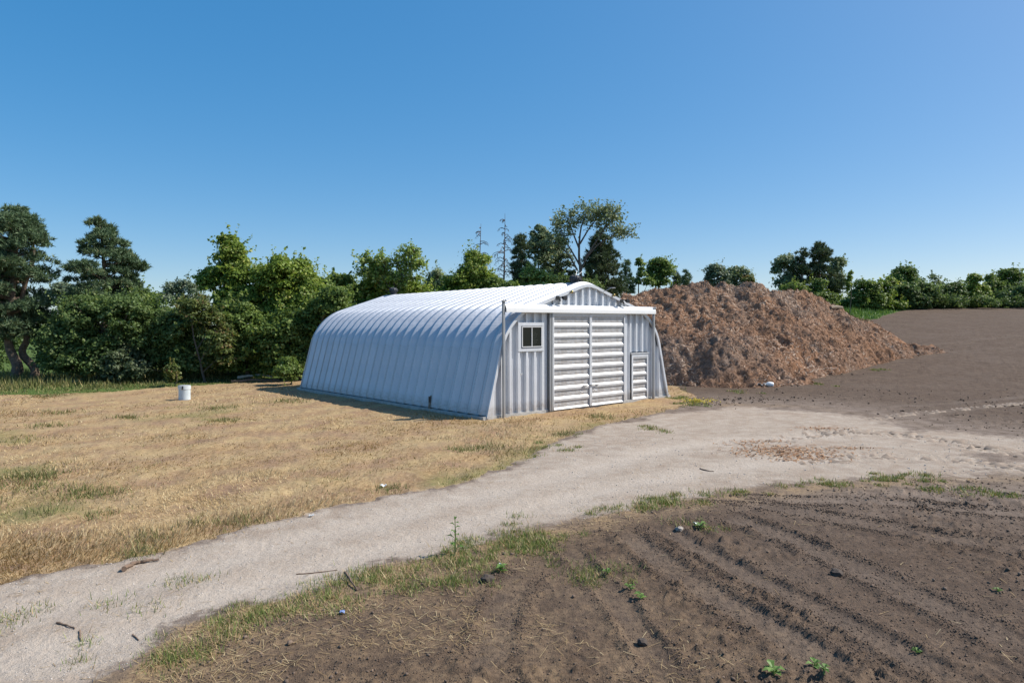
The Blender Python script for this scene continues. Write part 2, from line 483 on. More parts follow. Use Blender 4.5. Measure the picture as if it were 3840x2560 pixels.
col = g.mix(edge('lawn'), col, lcol)
gcol = g.mix(g.math('MULTIPLY', g.at('wheel'), .55), gcol, g.ramp(n_fin, [(.3, (.43, .36, .295)), (.7, (.55, .48, .405))]))
col = g.mix(edge('gravel'), col, gcol)
hb = g.math('ADD', g.math('MULTIPLY', n_fin, 0.6), g.math('MULTIPLY', n_grit, 0.35))
nrm = g.bump(hb, 0.75, 0.07)
M_GROUND = g.set(col, 0.95, 0.0, nrm, 0.15)

fm_g = g_gr[quads].mean(1); fm_l = g_la[quads].mean(1); fm_s = g_so[quads].mean(1)
fm_m = 1 - np.clip(fm_g + fm_l + fm_s, 0, 1)
which = np.argmax(np.stack([fm_g, fm_l, fm_s, fm_m], 1), 1)
for k, nm in enumerate(['gravel_track', 'lawn', 'soil_field', 'meadow']):
    fq = quads[which == k]
    used = np.unique(fq)
    remap = np.full(len(V), -1, np.int32); remap[used] = np.arange(len(used))
    me = mesh_np(nm, V[used], remap[fq], True)
    for an, arr in (('gravel', c_gravel), ('dusty', dusty), ('wheel', wheel), ('band', band), ('lawn', g_la), ('soil', np.clip(g_so + g_gr + ((gy < 40) & (gx > 3)) + (g_gd > -2.5), 0, 1)), ('green', green_lawn), ('straw', straw), ('track', g_tw)):
        attr(me, an, arr[used])
    o = obj(nm, me, M_GROUND); tag(o, kind='structure')
    lab = {'gravel_track': 'pale gravel track curving past the metal building', 'lawn': 'mown dry straw coloured lawn left of the building',
           'soil_field': 'bare dark tilled soil field with wheel tracks', 'meadow': 'green meadow behind the trees'}[nm]
    o['label'] = lab
# land behind and beside the camera and out to the horizon
far = MB()
far.add([(-3500, -3500, -0.6), (3500, -3500, -0.6), (3500, 3500, -0.6), (-3500, 3500, -0.6)], [(0, 1, 2, 3)])
gf = G('far_land')
gf.set(gf.ramp(gf.noise(0.02, 5), [(0.3, (0.06, 0.09, 0.03)), (0.55, (0.13, 0.13, 0.05)), (0.75, (0.20, 0.17, 0.09))]), 1.0)
tag(far.build('ground', gf.m), 'flat farmland reaching to the horizon', kind='structure')

# ------------------------------------------------------------------ THE METAL BUILDING
TH = 0.7205
BX, BY, BW, BL = -0.9326, 23.7686, 10.688, 15.38
hut = empty('metal_building', (BX, BY, 0.0), TH)
tag(hut, 'long corrugated galvanised steel arch building with white hood over double doors', 'building')

def metal(name, base=(0.60, 0.62, 0.655), met=0.45, rough=0.38, streak=0.10, crimp=False):
    g = G(name)
    o = g.co('Object')
    n1 = g.noise(1.3, 4, 0.6); n2 = g.noise(1.0, 3, 0.6, vec=g.co('Object', (9, 9, 0.7))); n3 = g.noise(45, 2)
    f = g.math('ADD', g.math('MULTIPLY', n1, 0.5), g.math('MULTIPLY', n2, 0.5))
    c = g.mix(g.ramp(f, [(0.3, 0.0), (0.7, 1.0)]), tuple(v * (1 - streak) for v in base), tuple(min(0.92, v * (1 + streak)) for v in base))
    c = g.mix(g.ramp(n3, [(0.45, 0.0), (0.7, 0.18)]), c, tuple(v * 0.75 for v in base))
    r = g.ramp(f, [(0.3, rough - 0.05), (0.7, rough + 0.1)])
    oi = g.n.new('ShaderNodeObjectInfo')
    c = g.mix(g.math('MULTIPLY', oi.outputs['Random'], .16), c, tuple(v * .55 for v in base))
    sp = g.n.new('ShaderNodeSeparateXYZ'); g.l(o, sp.inputs[0])
    dirt = g.math('MULTIPLY', g.ramp(g.math('ADD', sp.outputs[2], g.math('MULTIPLY', g.noise(4, 4, .7), -.5)), [(0.0, .55), (.28, 0.0)]), g.ramp(g.noise(7, 4, .7), [(.35, .3), (.65, 1.0)]))
    c = g.mix(dirt, c, (.27, .21, .15))
    rs = g.ramp(g.noise(1.0, 4, .7, vec=g.co('Object', (14, 14, .5))), [(.66, 0.0), (.76, .30)])
    c = g.mix(rs, c, (.36, .31, .27))
    nr = g.bump(n1, 0.12, 0.03)
    if crimp:
        w = g.n.new('ShaderNodeTexWave'); w.wave_type = 'BANDS'; w.bands_direction = 'Z'; w.inputs['Scale'].default_value = 5.5; w.inputs['Distortion'].default_value = 0
        g.l(o, w.inputs['Vector'])
        sep = g.n.new('ShaderNodeSeparateXYZ'); g.l(o, sep.inputs[0])
        msk = g.math('MULTIPLY', g.ramp(g.math('DIVIDE', sep.outputs[2], 5.0), [(0.515, 0.0), (0.525, 1.0), (0.78, 1.0), (0.80, 0.0)]), 1.0)
        nr = g.bump(g.math('MULTIPLY', w.outputs[1], msk), 0.35, 0.012, nr)
    if crimp: c = g.mix(g.math('MULTIPLY', g.at('lap'), .5), c, tuple(v * .38 for v in base))  # rib flats painted darker, shade between the ribs put into the colour
    g.set(c, r, met, nr)
    return g.m
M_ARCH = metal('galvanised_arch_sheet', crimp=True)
M_END = metal('galvanised_end_sheet', (0.66, 0.68, 0.715), 0.25, 0.42)
M_DOOR = metal('galvanised_door_sheet', (0.63, 0.645, 0.67), 0.25, 0.40)
M_TRIM = metal('trim_steel', (0.70, 0.715, 0.74), 0.2, 0.45)
M_TRIMD = metal('dull_steel', (0.36, 0.37, 0.38), 0.4, 0.5)
M_HOOD = metal('white_hood_paint', (0.80, 0.80, 0.79), 0.0, 0.35, 0.03)
M_CONC = plain('concrete', (0.40, 0.39, 0.37), 0.9, 0, 0.2, 5, 0.4)
M_WHITE = plain('white_vinyl', (0.62, 0.625, 0.63), 0.4, 0, 0.04)
M_BLACK = plain('black_plastic', (0.018, 0.018, 0.02), 0.45, 0, 0.2)
M_VENT = plain('dark_vent_metal', (0.06, 0.062, 0.068), 0.5, 0.3, 0.2)
M_BRASS = plain('brass', (0.32, 0.24, 0.09), 0.35, 0.8, 0.15)
g = G('window_glass'); g.set((0.012, 0.014, 0.014), 0.06, 0.0, None, 0.5); M_GLASS = g.m
M_SLAT = plain('blind_slat', (0.10, 0.11, 0.10), 0.6)
M_WOOD = plain('weathered_wood', (0.23, 0.18, 0.13), 0.85, 0, 0.3, 12, 0.3)

def bez(p0, p1, p2, p3, n):
    out = []
    for i in range(n + 1):
        t = i / n; a = (1 - t) ** 3; b = 3 * (1 - t) ** 2 * t; c = 3 * (1 - t) * t * t; d = t ** 3
        out.append((a * p0[0] + b * p1[0] + c * p2[0] + d * p3[0], a * p0[1] + b * p1[1] + c * p2[1] + d * p3[1]))
    return out
WT, RT, MID = (0.66, 2.45), (2.25, 4.02), BW / 2
aw, ar = math.radians(74.9), math.radians(17.6)
SHO = bez(WT, (WT[0] + .72 * math.cos(aw), WT[1] + .72 * math.sin(aw)), (RT[0] - .82 * math.cos(ar), RT[1] - .82 * math.sin(ar)), RT, 14)
PK0 = (4.50, RT[1] + (4.50 - RT[0]) * math.tan(ar))
PEAK = bez(PK0, (PK0[0] + .3 * math.cos(ar), PK0[1] + .3 * math.sin(ar)), (MID - .30, 4.925), (MID, 4.925), 8)
HALF_UP = SHO + [((RT[0] + PK0[0]) / 2, (RT[1] + PK0[1]) / 2)] + PEAK
UP = HALF_UP + [(BW - a, z) for a, z in reversed(HALF_UP[:-1])]
FULL = [(0.0, 0.0)] + UP + [(BW, 0.0)]

def normals(P):
    out = []
    for i in range(len(P)):
        a = P[max(i - 1, 0)]; b = P[min(i + 1, len(P) - 1)]
        dx, dz = b[0] - a[0], b[1] - a[1]; L = math.hypot(dx, dz); out.append((-dz / L, dx / L))
    return out
NUP = normals(FULL)[1:-1]
NW = normals([(0, 0), WT])[0]
NP = 25
PITCH_B = BL / NP
DEP = 0.20
LIFT = 0.11
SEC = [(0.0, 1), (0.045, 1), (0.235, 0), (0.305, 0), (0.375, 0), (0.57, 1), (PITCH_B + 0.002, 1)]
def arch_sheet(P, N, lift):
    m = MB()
    m.lap = [1.0 if (SEC[j][1] == 1 and SEC[j + 1][1] == 1) else (.55 if SEC[j][1] == 0 and SEC[j + 1][1] == 0 else 0.0) for _ in range(len(P) - 1) for j in range(len(SEC) - 1)]  # painted shade per face: full on trough flats, weaker on crest flats
    m.sheet([[(p[0] + n[0] * (LIFT + lift - DEP * d), b, p[1] + n[1] * (LIFT + lift - DEP * d)) for b, d in SEC] for p, n in zip(P, N)])
    return m
def lin(a, b, n): return [(a[0] + (b[0] - a[0]) * i / n, a[1] + (b[1] - a[1]) * i / n) for i in range(n + 1)]
wl = lin((0.027, 0.11), (WT[0] + .02, WT[1] + .075), 4)
def shade_mesh(m, name):
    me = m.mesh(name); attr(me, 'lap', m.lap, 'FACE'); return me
me_wl = shade_mesh(arch_sheet(wl, [NW] * len(wl), 0.0), 'wall_panel'); me_wl.materials.append(M_ARCH)
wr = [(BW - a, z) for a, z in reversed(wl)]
me_wr = shade_mesh(arch_sheet(wr, [(-NW[0], NW[1])] * len(wr), 0.0), 'wall_panel'); me_wr.materials.append(M_ARCH)
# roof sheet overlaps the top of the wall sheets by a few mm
me_rf = shade_mesh(arch_sheet(UP, NUP, 0.007), 'roof_panel'); me_rf.materials.append(M_ARCH)
me_rv = None
for me_ in (me_wl, me_wr, me_rf):
    me_.polygons.foreach_set('use_smooth', np.ones(len(me_.polygons), dtype=bool))
    me_.set_sharp_from_angle(angle=math.radians(24))
# bolt heads along the laps of a wall sheet (one mesh, shared)
bm_ = MB()
for k in range(17):
    t = (k + .5) / 17; a = .027 + t * (WT[0] - .02); z = .10 + t * (WT[1] - .06)
    for bb in (0.25,):
        p = Vector((a + NW[0] * (LIFT + .002), bb, z + NW[1] * (LIFT + .002))); bm_.tube([p, p + Vector((NW[0] * .012, 0, NW[1] * .012))], 0.013, 5)
me_bolt = bm_.mesh('bolt_row'); me_bolt.materials.append(M_TRIMD)
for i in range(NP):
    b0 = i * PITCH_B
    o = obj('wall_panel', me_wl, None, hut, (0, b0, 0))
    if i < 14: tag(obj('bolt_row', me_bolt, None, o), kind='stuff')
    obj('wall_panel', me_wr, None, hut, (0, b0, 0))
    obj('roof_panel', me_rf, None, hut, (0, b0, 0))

# end flange that follows the arch, front and back
def inset(P, N, d): return [(p[0] - n[0] * d, p[1] - n[1] * d) for p, n in zip(P, N)]
NF = normals(FULL)
def flange(y0, y1):
    m = MB(); o_ = inset(FULL, NF, .0); i_ = inset(FULL, NF, .11)
    o_[0] = (o_[0][0], 0.02); o_[-1] = (o_[-1][0], 0.02); i_[0] = (i_[0][0], 0.02); i_[-1] = (i_[-1][0], 0.02)
    m.sheet([[(a, y0, z) for a, z in o_], [(a, y0, z) for a, z in i_]])
    m.sheet([[(a, y0, z) for a, z in i_], [(a, y1, z) for a, z in i_]])
    m.sheet([[(a, y1, z) for a, z in o_], [(a, y0, z) for a, z in o_]])
    return m
flange(-0.055, 0.03).build('arch_trim', M_END, hut)
flange(BL + 0.055, BL - 0.03).build('arch_trim', M_TRIM, hut)

INN = inset(FULL, NF, .085)
def top_at(a):
    for i in range(len(INN) - 1):
        if INN[i][0] <= a <= INN[i + 1][0] and INN[i + 1][0] > INN[i][0]:
            t = (a - INN[i][0]) / (INN[i + 1][0] - INN[i][0]); return INN[i][1] + t * (INN[i + 1][1] - INN[i][1])
    return 0.0
ED = 0.11
def vprof(c, p=0.406):
    """one rib centred on c: narrow outer rib, wide recess to its right"""
    return [(c - .048, 0), (c + .048, 0), (c + .075, ED), (c + .15, ED), (c + .155, ED - .008), (c + .165, ED), (c + .26, ED), (c + .265, ED - .008), (c + .275, ED), (c + p - .075, ED), (c + p - .048, 0)]
def strip(prof, z0=0.08, z1=None, a0=-1, a1=99):
    pr = [(a, d) for a, d in prof if a0 - 1e-6 <= a <= a1 + 1e-6]
    if len(pr) < 2: return None
    m = MB(); lo = []; hi = []
    for a, d in pr:
        t = top_at(a)
        h = t if z1 is None else min(z1, t)
        lo.append((a, d, z0)); hi.append((a, d, max(h, z0)))
    m.sheet([lo, hi]); return m
def wallstrip(*a, **k):
    m = strip(*a, **k)
    if m: m.build('end_panel', M_END, hut)
AMIN, AMAX = INN[0][0] + .005, BW - INN[0][0] - .005
# left of the doors
wallstrip([(AMIN, 0), (.312, 0)], 0.03)
for c in (.36, .766, 1.172): wallstrip(vprof(c))
for c in (1.578, 1.984, 2.390):
    wallstrip(vprof(c), 0.08, 2.395); wallstrip(vprof(c), 3.335, None)
wallstrip([(2.748, 0), (2.844, 0), (2.846, .012), (3.02, .012), (3.022, 0.05), (3.40, 0.05)])
# gable above the doors
for k in range(-5, 6):
    c = 5.41 + .406 * k
    if 3.2 < c < 7.8: wallstrip(vprof(c), 3.62)
# right of the doors
wallstrip([(7.40, .05), (7.62, .05), (7.622, 0.0), (7.78, 0.0), (7.80, ED), (7.94, ED), (7.962, 0)])
for c in (8.01, 8.416, 8.822): wallstrip(vprof(c), 2.12)
for c in (9.228, 9.634): wallstrip(vprof(c))
wallstrip([(10.0, 0), (10.05, .0), (10.07, .05), (AMAX - .1, .05), (AMAX, 0.05)], 0.03)
# plain far end wall
mb = MB()
for k in range(27):
    m = strip(vprof(-.05 + .406 * k), a0=AMIN, a1=AMAX)
    if m: mb.add([(a, BL - d, z) for a, d, z in m.v], m.f)
mb.build('rear_wall', M_END, hut)
# floor slab and foundation edge
MB().box(-.14, BW + .14, -.025, BL + .08, -.35, .085).build('foundation', M_CONC, hut)

# window with two panes, trims above and below
wA, wB, wC, wD = 1.70, 2.715, 2.48, 3.25
win = MB()
win.box(1.53, 2.84, -.022, -.004, 3.27, 3.40).box(1.53, 2.84, -.022, -.004, 2.33, 2.455)
win.box(1.53, 1.672, -.020, -.003, 2.457, 3.268).box(2.745, 2.84, -.020, -.003, 2.457, 3.268)
o_w = win.build('window', M_END, hut)
fr = MB(); t_ = .032
fr.box(wA, wB, -.045, .03, wD - t_, wD).box(wA, wB, -.05, .03, wC, wC + t_).box(wA, wA + t_, -.044, .03, wC + t_, wD - t_).box(wB - t_, wB, -.044, .03, wC + t_, wD - t_)
fr.box(2.192, 2.222, -.035, .028, wC + t_, wD - t_).build('window_frame', M_WHITE, o_w)
MB().box(wA + t_, 2.192, .0, .008, wC + t_, wD - t_).build('pane', M_GLASS, o_w)
MB().box(2.222, wB - t_, -.012, -.004, wC + t_, wD - t_).build('pane', M_GLASS, o_w)
for k in range(7):
    MB().box(2.25, 2.25 + .16 + .1 * ((k * 7) % 3) / 2, -.0155, -.0125, 2.60 + .07 * k, 2.606 + .07 * k).build('blind_slat', M_SLAT, o_w)
MB().box(1.60, 2.74, .10, .14, 2.4, 3.32).build('dark_lining', M_BLACK, o_w)

# sliding doors: frame + nine stacked corrugated panels each
DB = -0.105
DD = 0.05
def row_prof(h):
    r = [(h, 0), (h - .085 * h / .41, 0), (h - .10 * h / .41, DD)]
    z = h - .10 * h / .41
    for k in range(3):
        zz = h * (.62 - .125 * k)
        r += [(zz + .018, DD), (zz + .010, DD - .012), (zz - .010, DD - .012), (zz - .018, DD)]
    r += [(h * .20, DD), (h * .02, .004), (0, 0)]
    return r
def row_mesh(w, h, name='door_panel'):
    m = MB(); pr = row_prof(h)
    m.sheet([[(0, d, z), (w, d, z)] for z, d in pr])
    me = m.mesh(name); me.materials.append(M_DOOR); return me
def leaf(a0, a1, z0, z1, n, dark_left=False):
    f = MB(); fw = .055
    f.box(a0 + fw, a1 - fw, DB - .012, DB + .07, z1 - .06, z1).box(a0, a0 + fw, DB - .014, DB + .072, z0, z1).box(a1 - fw, a1, DB - .014, DB + .072, z0, z1)
    d = f.build('sliding_door', M_TRIM, hut)
    h = (z1 - .06 - z0) / n; me = row_mesh(a1 - a0 - 2 * fw, h)
    for k in range(n): obj('door_panel', me, None, d, (a0 + fw, DB, z0 + k * h))
    return d
d1 = leaf(3.225, 5.345, 0.05, 3.76, 9)
d2 = leaf(5.365, 7.49, 0.05, 3.765, 9)
MB().box(3.06, 3.12, DB - .005, .05, .03, 3.77).box(3.135, 3.205, DB - .016, .03, .03, 3.77).build('door_edge_post', M_TRIMD, hut)
MB().box(3.05, 7.52, -.036, -.028, .02, 3.75).build('door_backing', M_BLACK, hut)
# hasp and handles
MB().box(4.86, 5.06, DB - .05, DB - .01, .86, .90).tube([(4.9, DB - .04, .88), (5.06, DB - .06, .885)], .014).build('latch', M_TRIMD, d1)
MB().box(5.30, 5.46, DB - .05, DB - .015, .87, .91).tube([(5.36, DB - .05, .89), (5.72, DB - .055, .90)], .016).box(5.66, 5.80, DB - .045, DB - .01, .88, .915).build('latch', M_TRIMD, d2)
MB().tube([(4.76, DB - .0, .70), (4.76, DB - .04, .64), (4.86, DB - .04, .64), (4.86, DB, .70)], .010).build('handle', M_TRIM, d1)
MB().tube([(5.58, DB - .0, .72), (5.58, DB - .04, .66), (5.68, DB - .04, .66), (5.68, DB, .72)], .010).build('handle', M_TRIM, d2)
# hood over the sliding track
hp = [(.02, 4.075), (-.05, 4.07), (-.12, 4.04), (-.175, 3.99), (-.205, 3.91), (-.212, 3.83), (-.214, 3.765), (-.20, 3.762), (-.20, 3.82), (-.19, 3.90), (-.16, 3.975), (-.11, 4.02), (.02, 4.05)]
hd = MB(); hd.sheet([[(a, b, z) for a in (.80, 3.0, 5.2, 7.4, 9.50)] for b, z in hp])
hood = hd.build('door_hood', M_HOOD, hut)
MB().add([(9.45, b, z) for b, z in hp[:7]] + [(9.45, .02, 3.775)], [tuple(range(8))]).build('hood_end', M_BLACK, hood)
MB().add([(.86, b, z) for b, z in hp[:7]] + [(.86, .02, 3.775)], [tuple(range(8))]).build('hood_end', M_BLACK, hood)
MB().box(.78, 9.50, -.17, -.04, 3.80, 3.88).build('track_rail', M_TRIMD, hood)
for k in range(8):
    a = 1.2 + 1.13 * k
    MB().box(a, a + .03, -.10, .0, 3.9, 4.03).build('hood_bracket', M_TRIM, hood)
# channel posts carrying the ends of the track
for a, zt in ((.735, 4.14), (9.44, 4.0)):
    p = MB().box(a - .042, a + .042, -.165, -.153, -.1, zt).box(a - .042, a - .032, -.153, -.085, -.1, zt).box(a + .032, a + .042, -.153, -.085, -.1, zt)
    po = p.build('track_post', M_TRIMD, hut)
    bk = MB().box(a - .055, a - .035, -.22, -.08, zt, zt + .05).box(a + .03, a + .05, -.22, -.08, zt, zt + .05)
    bk.tube([(a - .10, -.19, zt + .02), (a + .10, -.19, zt + .02)], .022).tube([(a - .04, -.19, zt + .05), (a - .05, -.19, zt + .10)], .014).tube([(a + .04, -.19, zt + .05), (a + .05, -.19, zt + .10)], .014)
    bk.build('track_clamp', M_TRIMD, po)

# small access door
sA, sB, sT = 8.075, 9.175, 2.0
f = MB().box(sA - .09, sB + .12, -.06, .02, sT + .05, sT + .085)
f.box(sA - .02, sA + .07, -.03, .02, .06, sT + .045).box(sB - .07, sB + .02, -.03, .02, .06, sT + .045).box(sA + .07, sB - .07, -.028, .02, sT - .09, sT + .043).box(sA + .07, sB - .07, -.028, .02, .06, .10)
sd_ = f.build('small_door', M_TRIM, hut)
h = (sT - .19) / 5; me = row_mesh(sB - sA - .14, h)
for k in range(5): obj('door_panel', me, None, sd_, (sA + .07, -.02, .10 + k * h))
MB().box(sA + .08, sA + .15, -.06, -.03, .97, 1.0).tube([(sA + .14, -.05, .985), (sA + .24, -.055, .985)], .011).build('handle', M_BLACK, sd_)
MB().box(sA + .02, sB - .02, .06, .08, .06, sT).build('dark_lining', M_BLACK, sd_)
# small white catch on the panel under the window
MB().box(1.70, 1.82, .045, .07, 1.50, 1.52).box(1.70, 1.72, .045, .07, 1.44, 1.52).build('wall_catch', M_WHITE, hut)

# floodlights and small lamps on the gable flange
def flood(a, z, s=1):
    base = MB().box(a - .04, a + .04, -.14, -.05, z - .05, z + .05).tube([(a, -.14, z), (a, -.20, z + .02)], .025)
    r = base.build('floodlight', M_BLACK, hut)
    for sx in (-1, 1):
        c = Vector((a + sx * .16, -.24, z + .02)); m = MB()
        v = []
        for (dy, wd, hh) in ((0, .05, .04), (-.10, .10, .075)):
            for (ux, uz) in ((-1, -1), (1, -1), (1, 1), (-1, 1)):
                v.append(c + Vector((ux * wd + sx * (-dy) * .5, dy + .05, uz * hh + dy * .35)))
        m.add(v, [(0, 1, 2, 3), (7, 6, 5, 4), (0, 4, 5, 1), (1, 5, 6, 2), (2, 6, 7, 3), (3, 7, 4, 0)])
        m.tube([(a, -.19, z + .02), tuple(c)], .018)
        m.build('lamp_head', M_BLACK, r)
    MB().tube([(a, -.18, z - .03), (a + .02, -.21, z - .13)], [.03, .035], 8).build('motion_sensor', M_BLACK, r)
flood(3.50, 4.34); flood(7.28, 4.30)
for a, z in ((4.26, 4.56), (6.78, 4.50)):
    b_ = MB().lathe([(.012, -.03), (.05, -.02), (.065, .02), (.05, .065), (.015, .085)], 12, (a, -.11, z)).build('gable_lamp', M_BRASS, hut, smooth=True)
MB().tube([(6.18, -.05, 4.66), (6.24, -.22, 4.72), (6.36, -.34, 4.80)], .014).box(6.30, 6.48, -.44, -.28, 4.79, 4.82).build('lamp_arm', M_TRIMD, hut)

# roof ventilators
def vent(b, rad, hgt, z0):
    v = MB().lathe([(rad * 1.5, -.10), (rad * 1.4, -.03), (rad * .8, .02), (rad * .8, hgt * .4)], 18, (MID, b, z0))
    r = v.build('roof_vent', M_VENT, hut, smooth=False)
    m = MB().lathe([(rad * .85, hgt * .4), (rad * 1.0, hgt * .5), (rad * 1.12, hgt * .65), (rad * 1.0, hgt * .85), (rad * .6, hgt * .97), (rad * .1, hgt)], 18, (MID, b, z0))
    for k in range(14):
        an = 2 * math.pi * k / 14
        m.tube([(MID + math.cos(an + t_ * .4) * rr * rad, b + math.sin(an + t_ * .4) * rr * rad, z0 + hgt * zz) for rr, zz, t_ in ((.9, .42, 0), (1.08, .52, .3), (1.18, .65, .6), (1.05, .85, .9), (.6, .98, 1.2))], .012, 4)
    m.build('vent_turbine', M_VENT, r, smooth=True)
vent(BL - .55, .20, .52, 4.93)
vent(.75, .20, .42, 4.92)
MB().tube([(MID + .05, .75, 5.3), (MID + .28, .9, 5.55)], .008).tube([(MID + .22, .85, 5.33), (MID + .6, .9, 5.52)], .008).build('antenna', M_TRIM, hut)
# a torn wall sheet near the front, wood showing behind
MB().box(-.085, -.08, 3.30, 3.42, .12, .55).build('gap_shade', M_BLACK, hut)  # black box painted as the darkness inside the tear
MB().add([(-.13, 3.26, .10), (-.15, 3.38, .10), (-.02, 3.40, .58), (-.01, 3.30, .60)], [(0, 1, 2, 3)]).build('loose_board', M_WOOD, hut)

# ------------------------------------------------------------------ WOOD CHIP PILE
_sil = [(1400, 700, 44), (1418, 684, 45), (1440, 667, 46), (1500, 663, 46.5), (1560, 660, 47), (1640, 655, 47), (1680, 660, 47), (1735, 653, 47), (1776, 652, 47), (1807, 658, 47.5), (1837, 665, 48),
        (1874, 677, 48.5), (1905, 684, 49), (1948, 709, 50), (1990, 737, 51), (2040, 764, 52), (2082, 784, 52.5), (2131, 802, 53)]
_rp = [at(*p) for p in _sil]
_bp = [gnd(*p) for p in ((1480, 884), (1528, 884), (1620, 890), (1689, 893), (1790, 892), (1870, 872), (1970, 848), (2050, 828), (2142, 812))]
RX = np.array([2.0, 5.0] + [p.x for p in _rp] + [_rp[-1].x + .3]); RZ = np.array([0.0, 2.5] + [p.z for p in _rp] + [0.9]); RY = np.array([44.0, 44.0] + [p.y for p in _rp] + [53.5])
FX = np.array([2.0, 5.0] + [p[0] for p in _bp]); FY = np.array([40.0, 38.6] + [p[1] for p in _bp])
MOUNDS = [(11.7, 38.2, 2.5, 2.0), (9.2, 38.6, 2.2, 1.5), (13.8, 37.2, 1.6, .6), (16.4, 37.0, 1.6, .4)]
def pile_h(x, y):
    rz = np.interp(x, RX, RZ); ry = np.interp(x, RX, RY); fy = np.interp(x, FX, FY)
    gb = base_z(x, y)
    wob = fbm(x * .35, y * .35, 61, 3)
    fy = fy + wob * 0.7
    t = np.where(y < ry, (y - fy) / np.maximum(ry - fy, .3), (ry + 9.5 - y) / 9.5)
    t = np.clip(t, -0.2, 1.0)
    p = np.where(t > 0, np.power(np.clip(t, 0, 1), 0.85) * (1 - 0.10 * np.sin(np.pi * np.clip(t, 0, 1))), t * 1.0)
    p = p - 0.05 * np.clip(t - .8, 0, 1) / .2 * 0
    h = np.maximum(rz - base_z(x, ry), 0) * p
    h = h * sstep(RX[-1], RX[-1] - 1.0, x) - 0.35 * sstep(RX[-1] - .6, RX[-1] + .2, x)
    for mx, my, mr, mh in MOUNDS:
        d = np.hypot(x - mx, (y - my) * 1.1) + fbm(x * 1.1, y * 1.1, 66, 3) * .5
        q = np.clip(1 - d / mr, 0, 1)
        h = np.maximum(h, h * .5 + mh * np.power(q, .55) - .25 * (q <= 0))
    on = sstep(-0.02, 0.12, p + (h > .2))
    cleft = fbm(x * .55, y * .55, 71, 4, .55)
    rdg = 1 - np.abs(fbm(x * .8, y * .8, 72, 3)) * 2
    h = h + on * (cleft * .66 + (rdg - .6) * .20 + fbm(x * 2.4, y * 2.4, 73, 4, .6) * .24 + fbm(x * 7, y * 7, 74, 3, .6) * .09)
    # sharp slump steps across the face
    st = fbm(x * .3, y * .5, 75, 3) * 3.0
    h = h + on * (np.abs((st % 1.0) - .5) - .25) * .42
    return gb + h - 0.05
px_ = np.arange(2.0, RX[-1] + .6, 0.085); py_ = np.arange(33.0, 50.5, 0.085)
PX, PY = np.meshgrid(px_, py_)
PZ = pile_h(PX.ravel(), PY.ravel())
# coarser far side
nx, ny = len(px_), len(py_)
ii = np.arange(ny - 1)[:, None] * nx + np.arange(nx - 1)[None, :]
pq = np.stack([ii, ii + 1, ii + nx + 1, ii + nx], -1).reshape(-1, 4)
PV = np.stack([PX.ravel(), PY.ravel(), PZ], 1)
keep = (PZ[pq] > (base_z(PV[pq][:, :, 0], PV[pq][:, :, 1]) - .12)).any(1)
pq = pq[keep]
px2 = np.arange(2.0, RX[-1] + .6, 0.4); py2 = np.arange(py_[-1] - .05, 64.0, 0.4)
P2X, P2Y = np.meshgrid(px2, py2); P2Z = pile_h(P2X.ravel(), P2Y.ravel()) - .02
n2 = len(px2); i2 = np.arange(len(py2) - 1)[:, None] * n2 + np.arange(n2 - 1)[None, :]
q2 = np.stack([i2, i2 + 1, i2 + n2 + 1, i2 + n2], -1).reshape(-1, 4) + len(PV)
PV = np.vstack([PV, np.stack([P2X.ravel(), P2Y.ravel(), P2Z], 1)]); pq = np.vstack([pq, q2])
used = np.unique(pq); rm = np.full(len(PV), -1, np.int32); rm[used] = np.arange(len(used))
g = G('wood_chip')
n1 = g.noise(.55, 4, .6); n2_ = g.noise(3.5, 5, .65); n3 = g.noise(18, 4, .7)
c = g.ramp(n2_, [(.28, (.125, .072, .046)), (.5, (.255, .150, .096)), (.72, (.37, .235, .155))])
c = g.mix(g.ramp(n1, [(.42, 0.0), (.62, .75)]), c, g.ramp(n3, [(.3, (.16, .115, .09)), (.7, (.36, .28, .225))]))
c = g.mix(g.ramp(n3, [(.30, .7), (.48, 0.0)]), c, (.065, .042, .030))
n0 = g.noise(.16, 3, .5)
c = g.mix(g.ramp(n0, [(.46, 0.0), (.58, .6)]), c, g.ramp(n2_, [(.3, (.20, .095, .045)), (.7, (.40, .215, .12))]))
c = g.mix(g.ramp(n0, [(.36, .55), (.46, 0.0)]), c, g.ramp(n2_, [(.3, (.12, .085, .066)), (.7, (.27, .205, .165))]))
M_CHIP = g.set(c, .95, 0, g.bump(g.math('ADD', n3, n2_), .8, .10), .1)
pile = obj('wood_chip_pile', mesh_np('wood_chip_pile', PV[used], rm[pq], True), M_CHIP)
tag(pile, 'tall brown heap of shredded wood and bark behind the building', 'mulch pile')
# shreds lying all over it
def strips(C, A, B, Ls, Ws, name, var, mat, parent=None):
    n = len(C)
    h1 = A * (Ls / 2)[:, None]; h2 = B * (Ws / 2)[:, None]
    Vv = np.stack([C - h1 - h2 * .6, C - h1 + h2 * .6, C + h1 + h2, C + h1 - h2], 1).reshape(-1, 3)
    me = mesh_np(name, Vv, np.arange(4 * n).reshape(-1, 4)); attr(me, 'v', var, 'FACE')
    return obj(name, me, mat, parent)
def unit(v): return v / np.maximum(np.linalg.norm(v, axis=1, keepdims=True), 1e-9)
ns = 90000
sx = RNG.uniform(4.5, RX[-1] + .8, ns); sy = RNG.uniform(33.5, 52, ns)
sz = pile_h(sx, sy); ok = sz > base_z(sx, sy) - .03
sx, sy, sz = sx[ok], sy[ok], sz[ok]; ns = len(sx)
e = .12
nv = unit(np.stack([(pile_h(sx - e, sy) - pile_h(sx + e, sy)) / (2 * e), (pile_h(sx, sy - e) - pile_h(sx, sy + e)) / (2 * e), np.ones(ns)], 1))
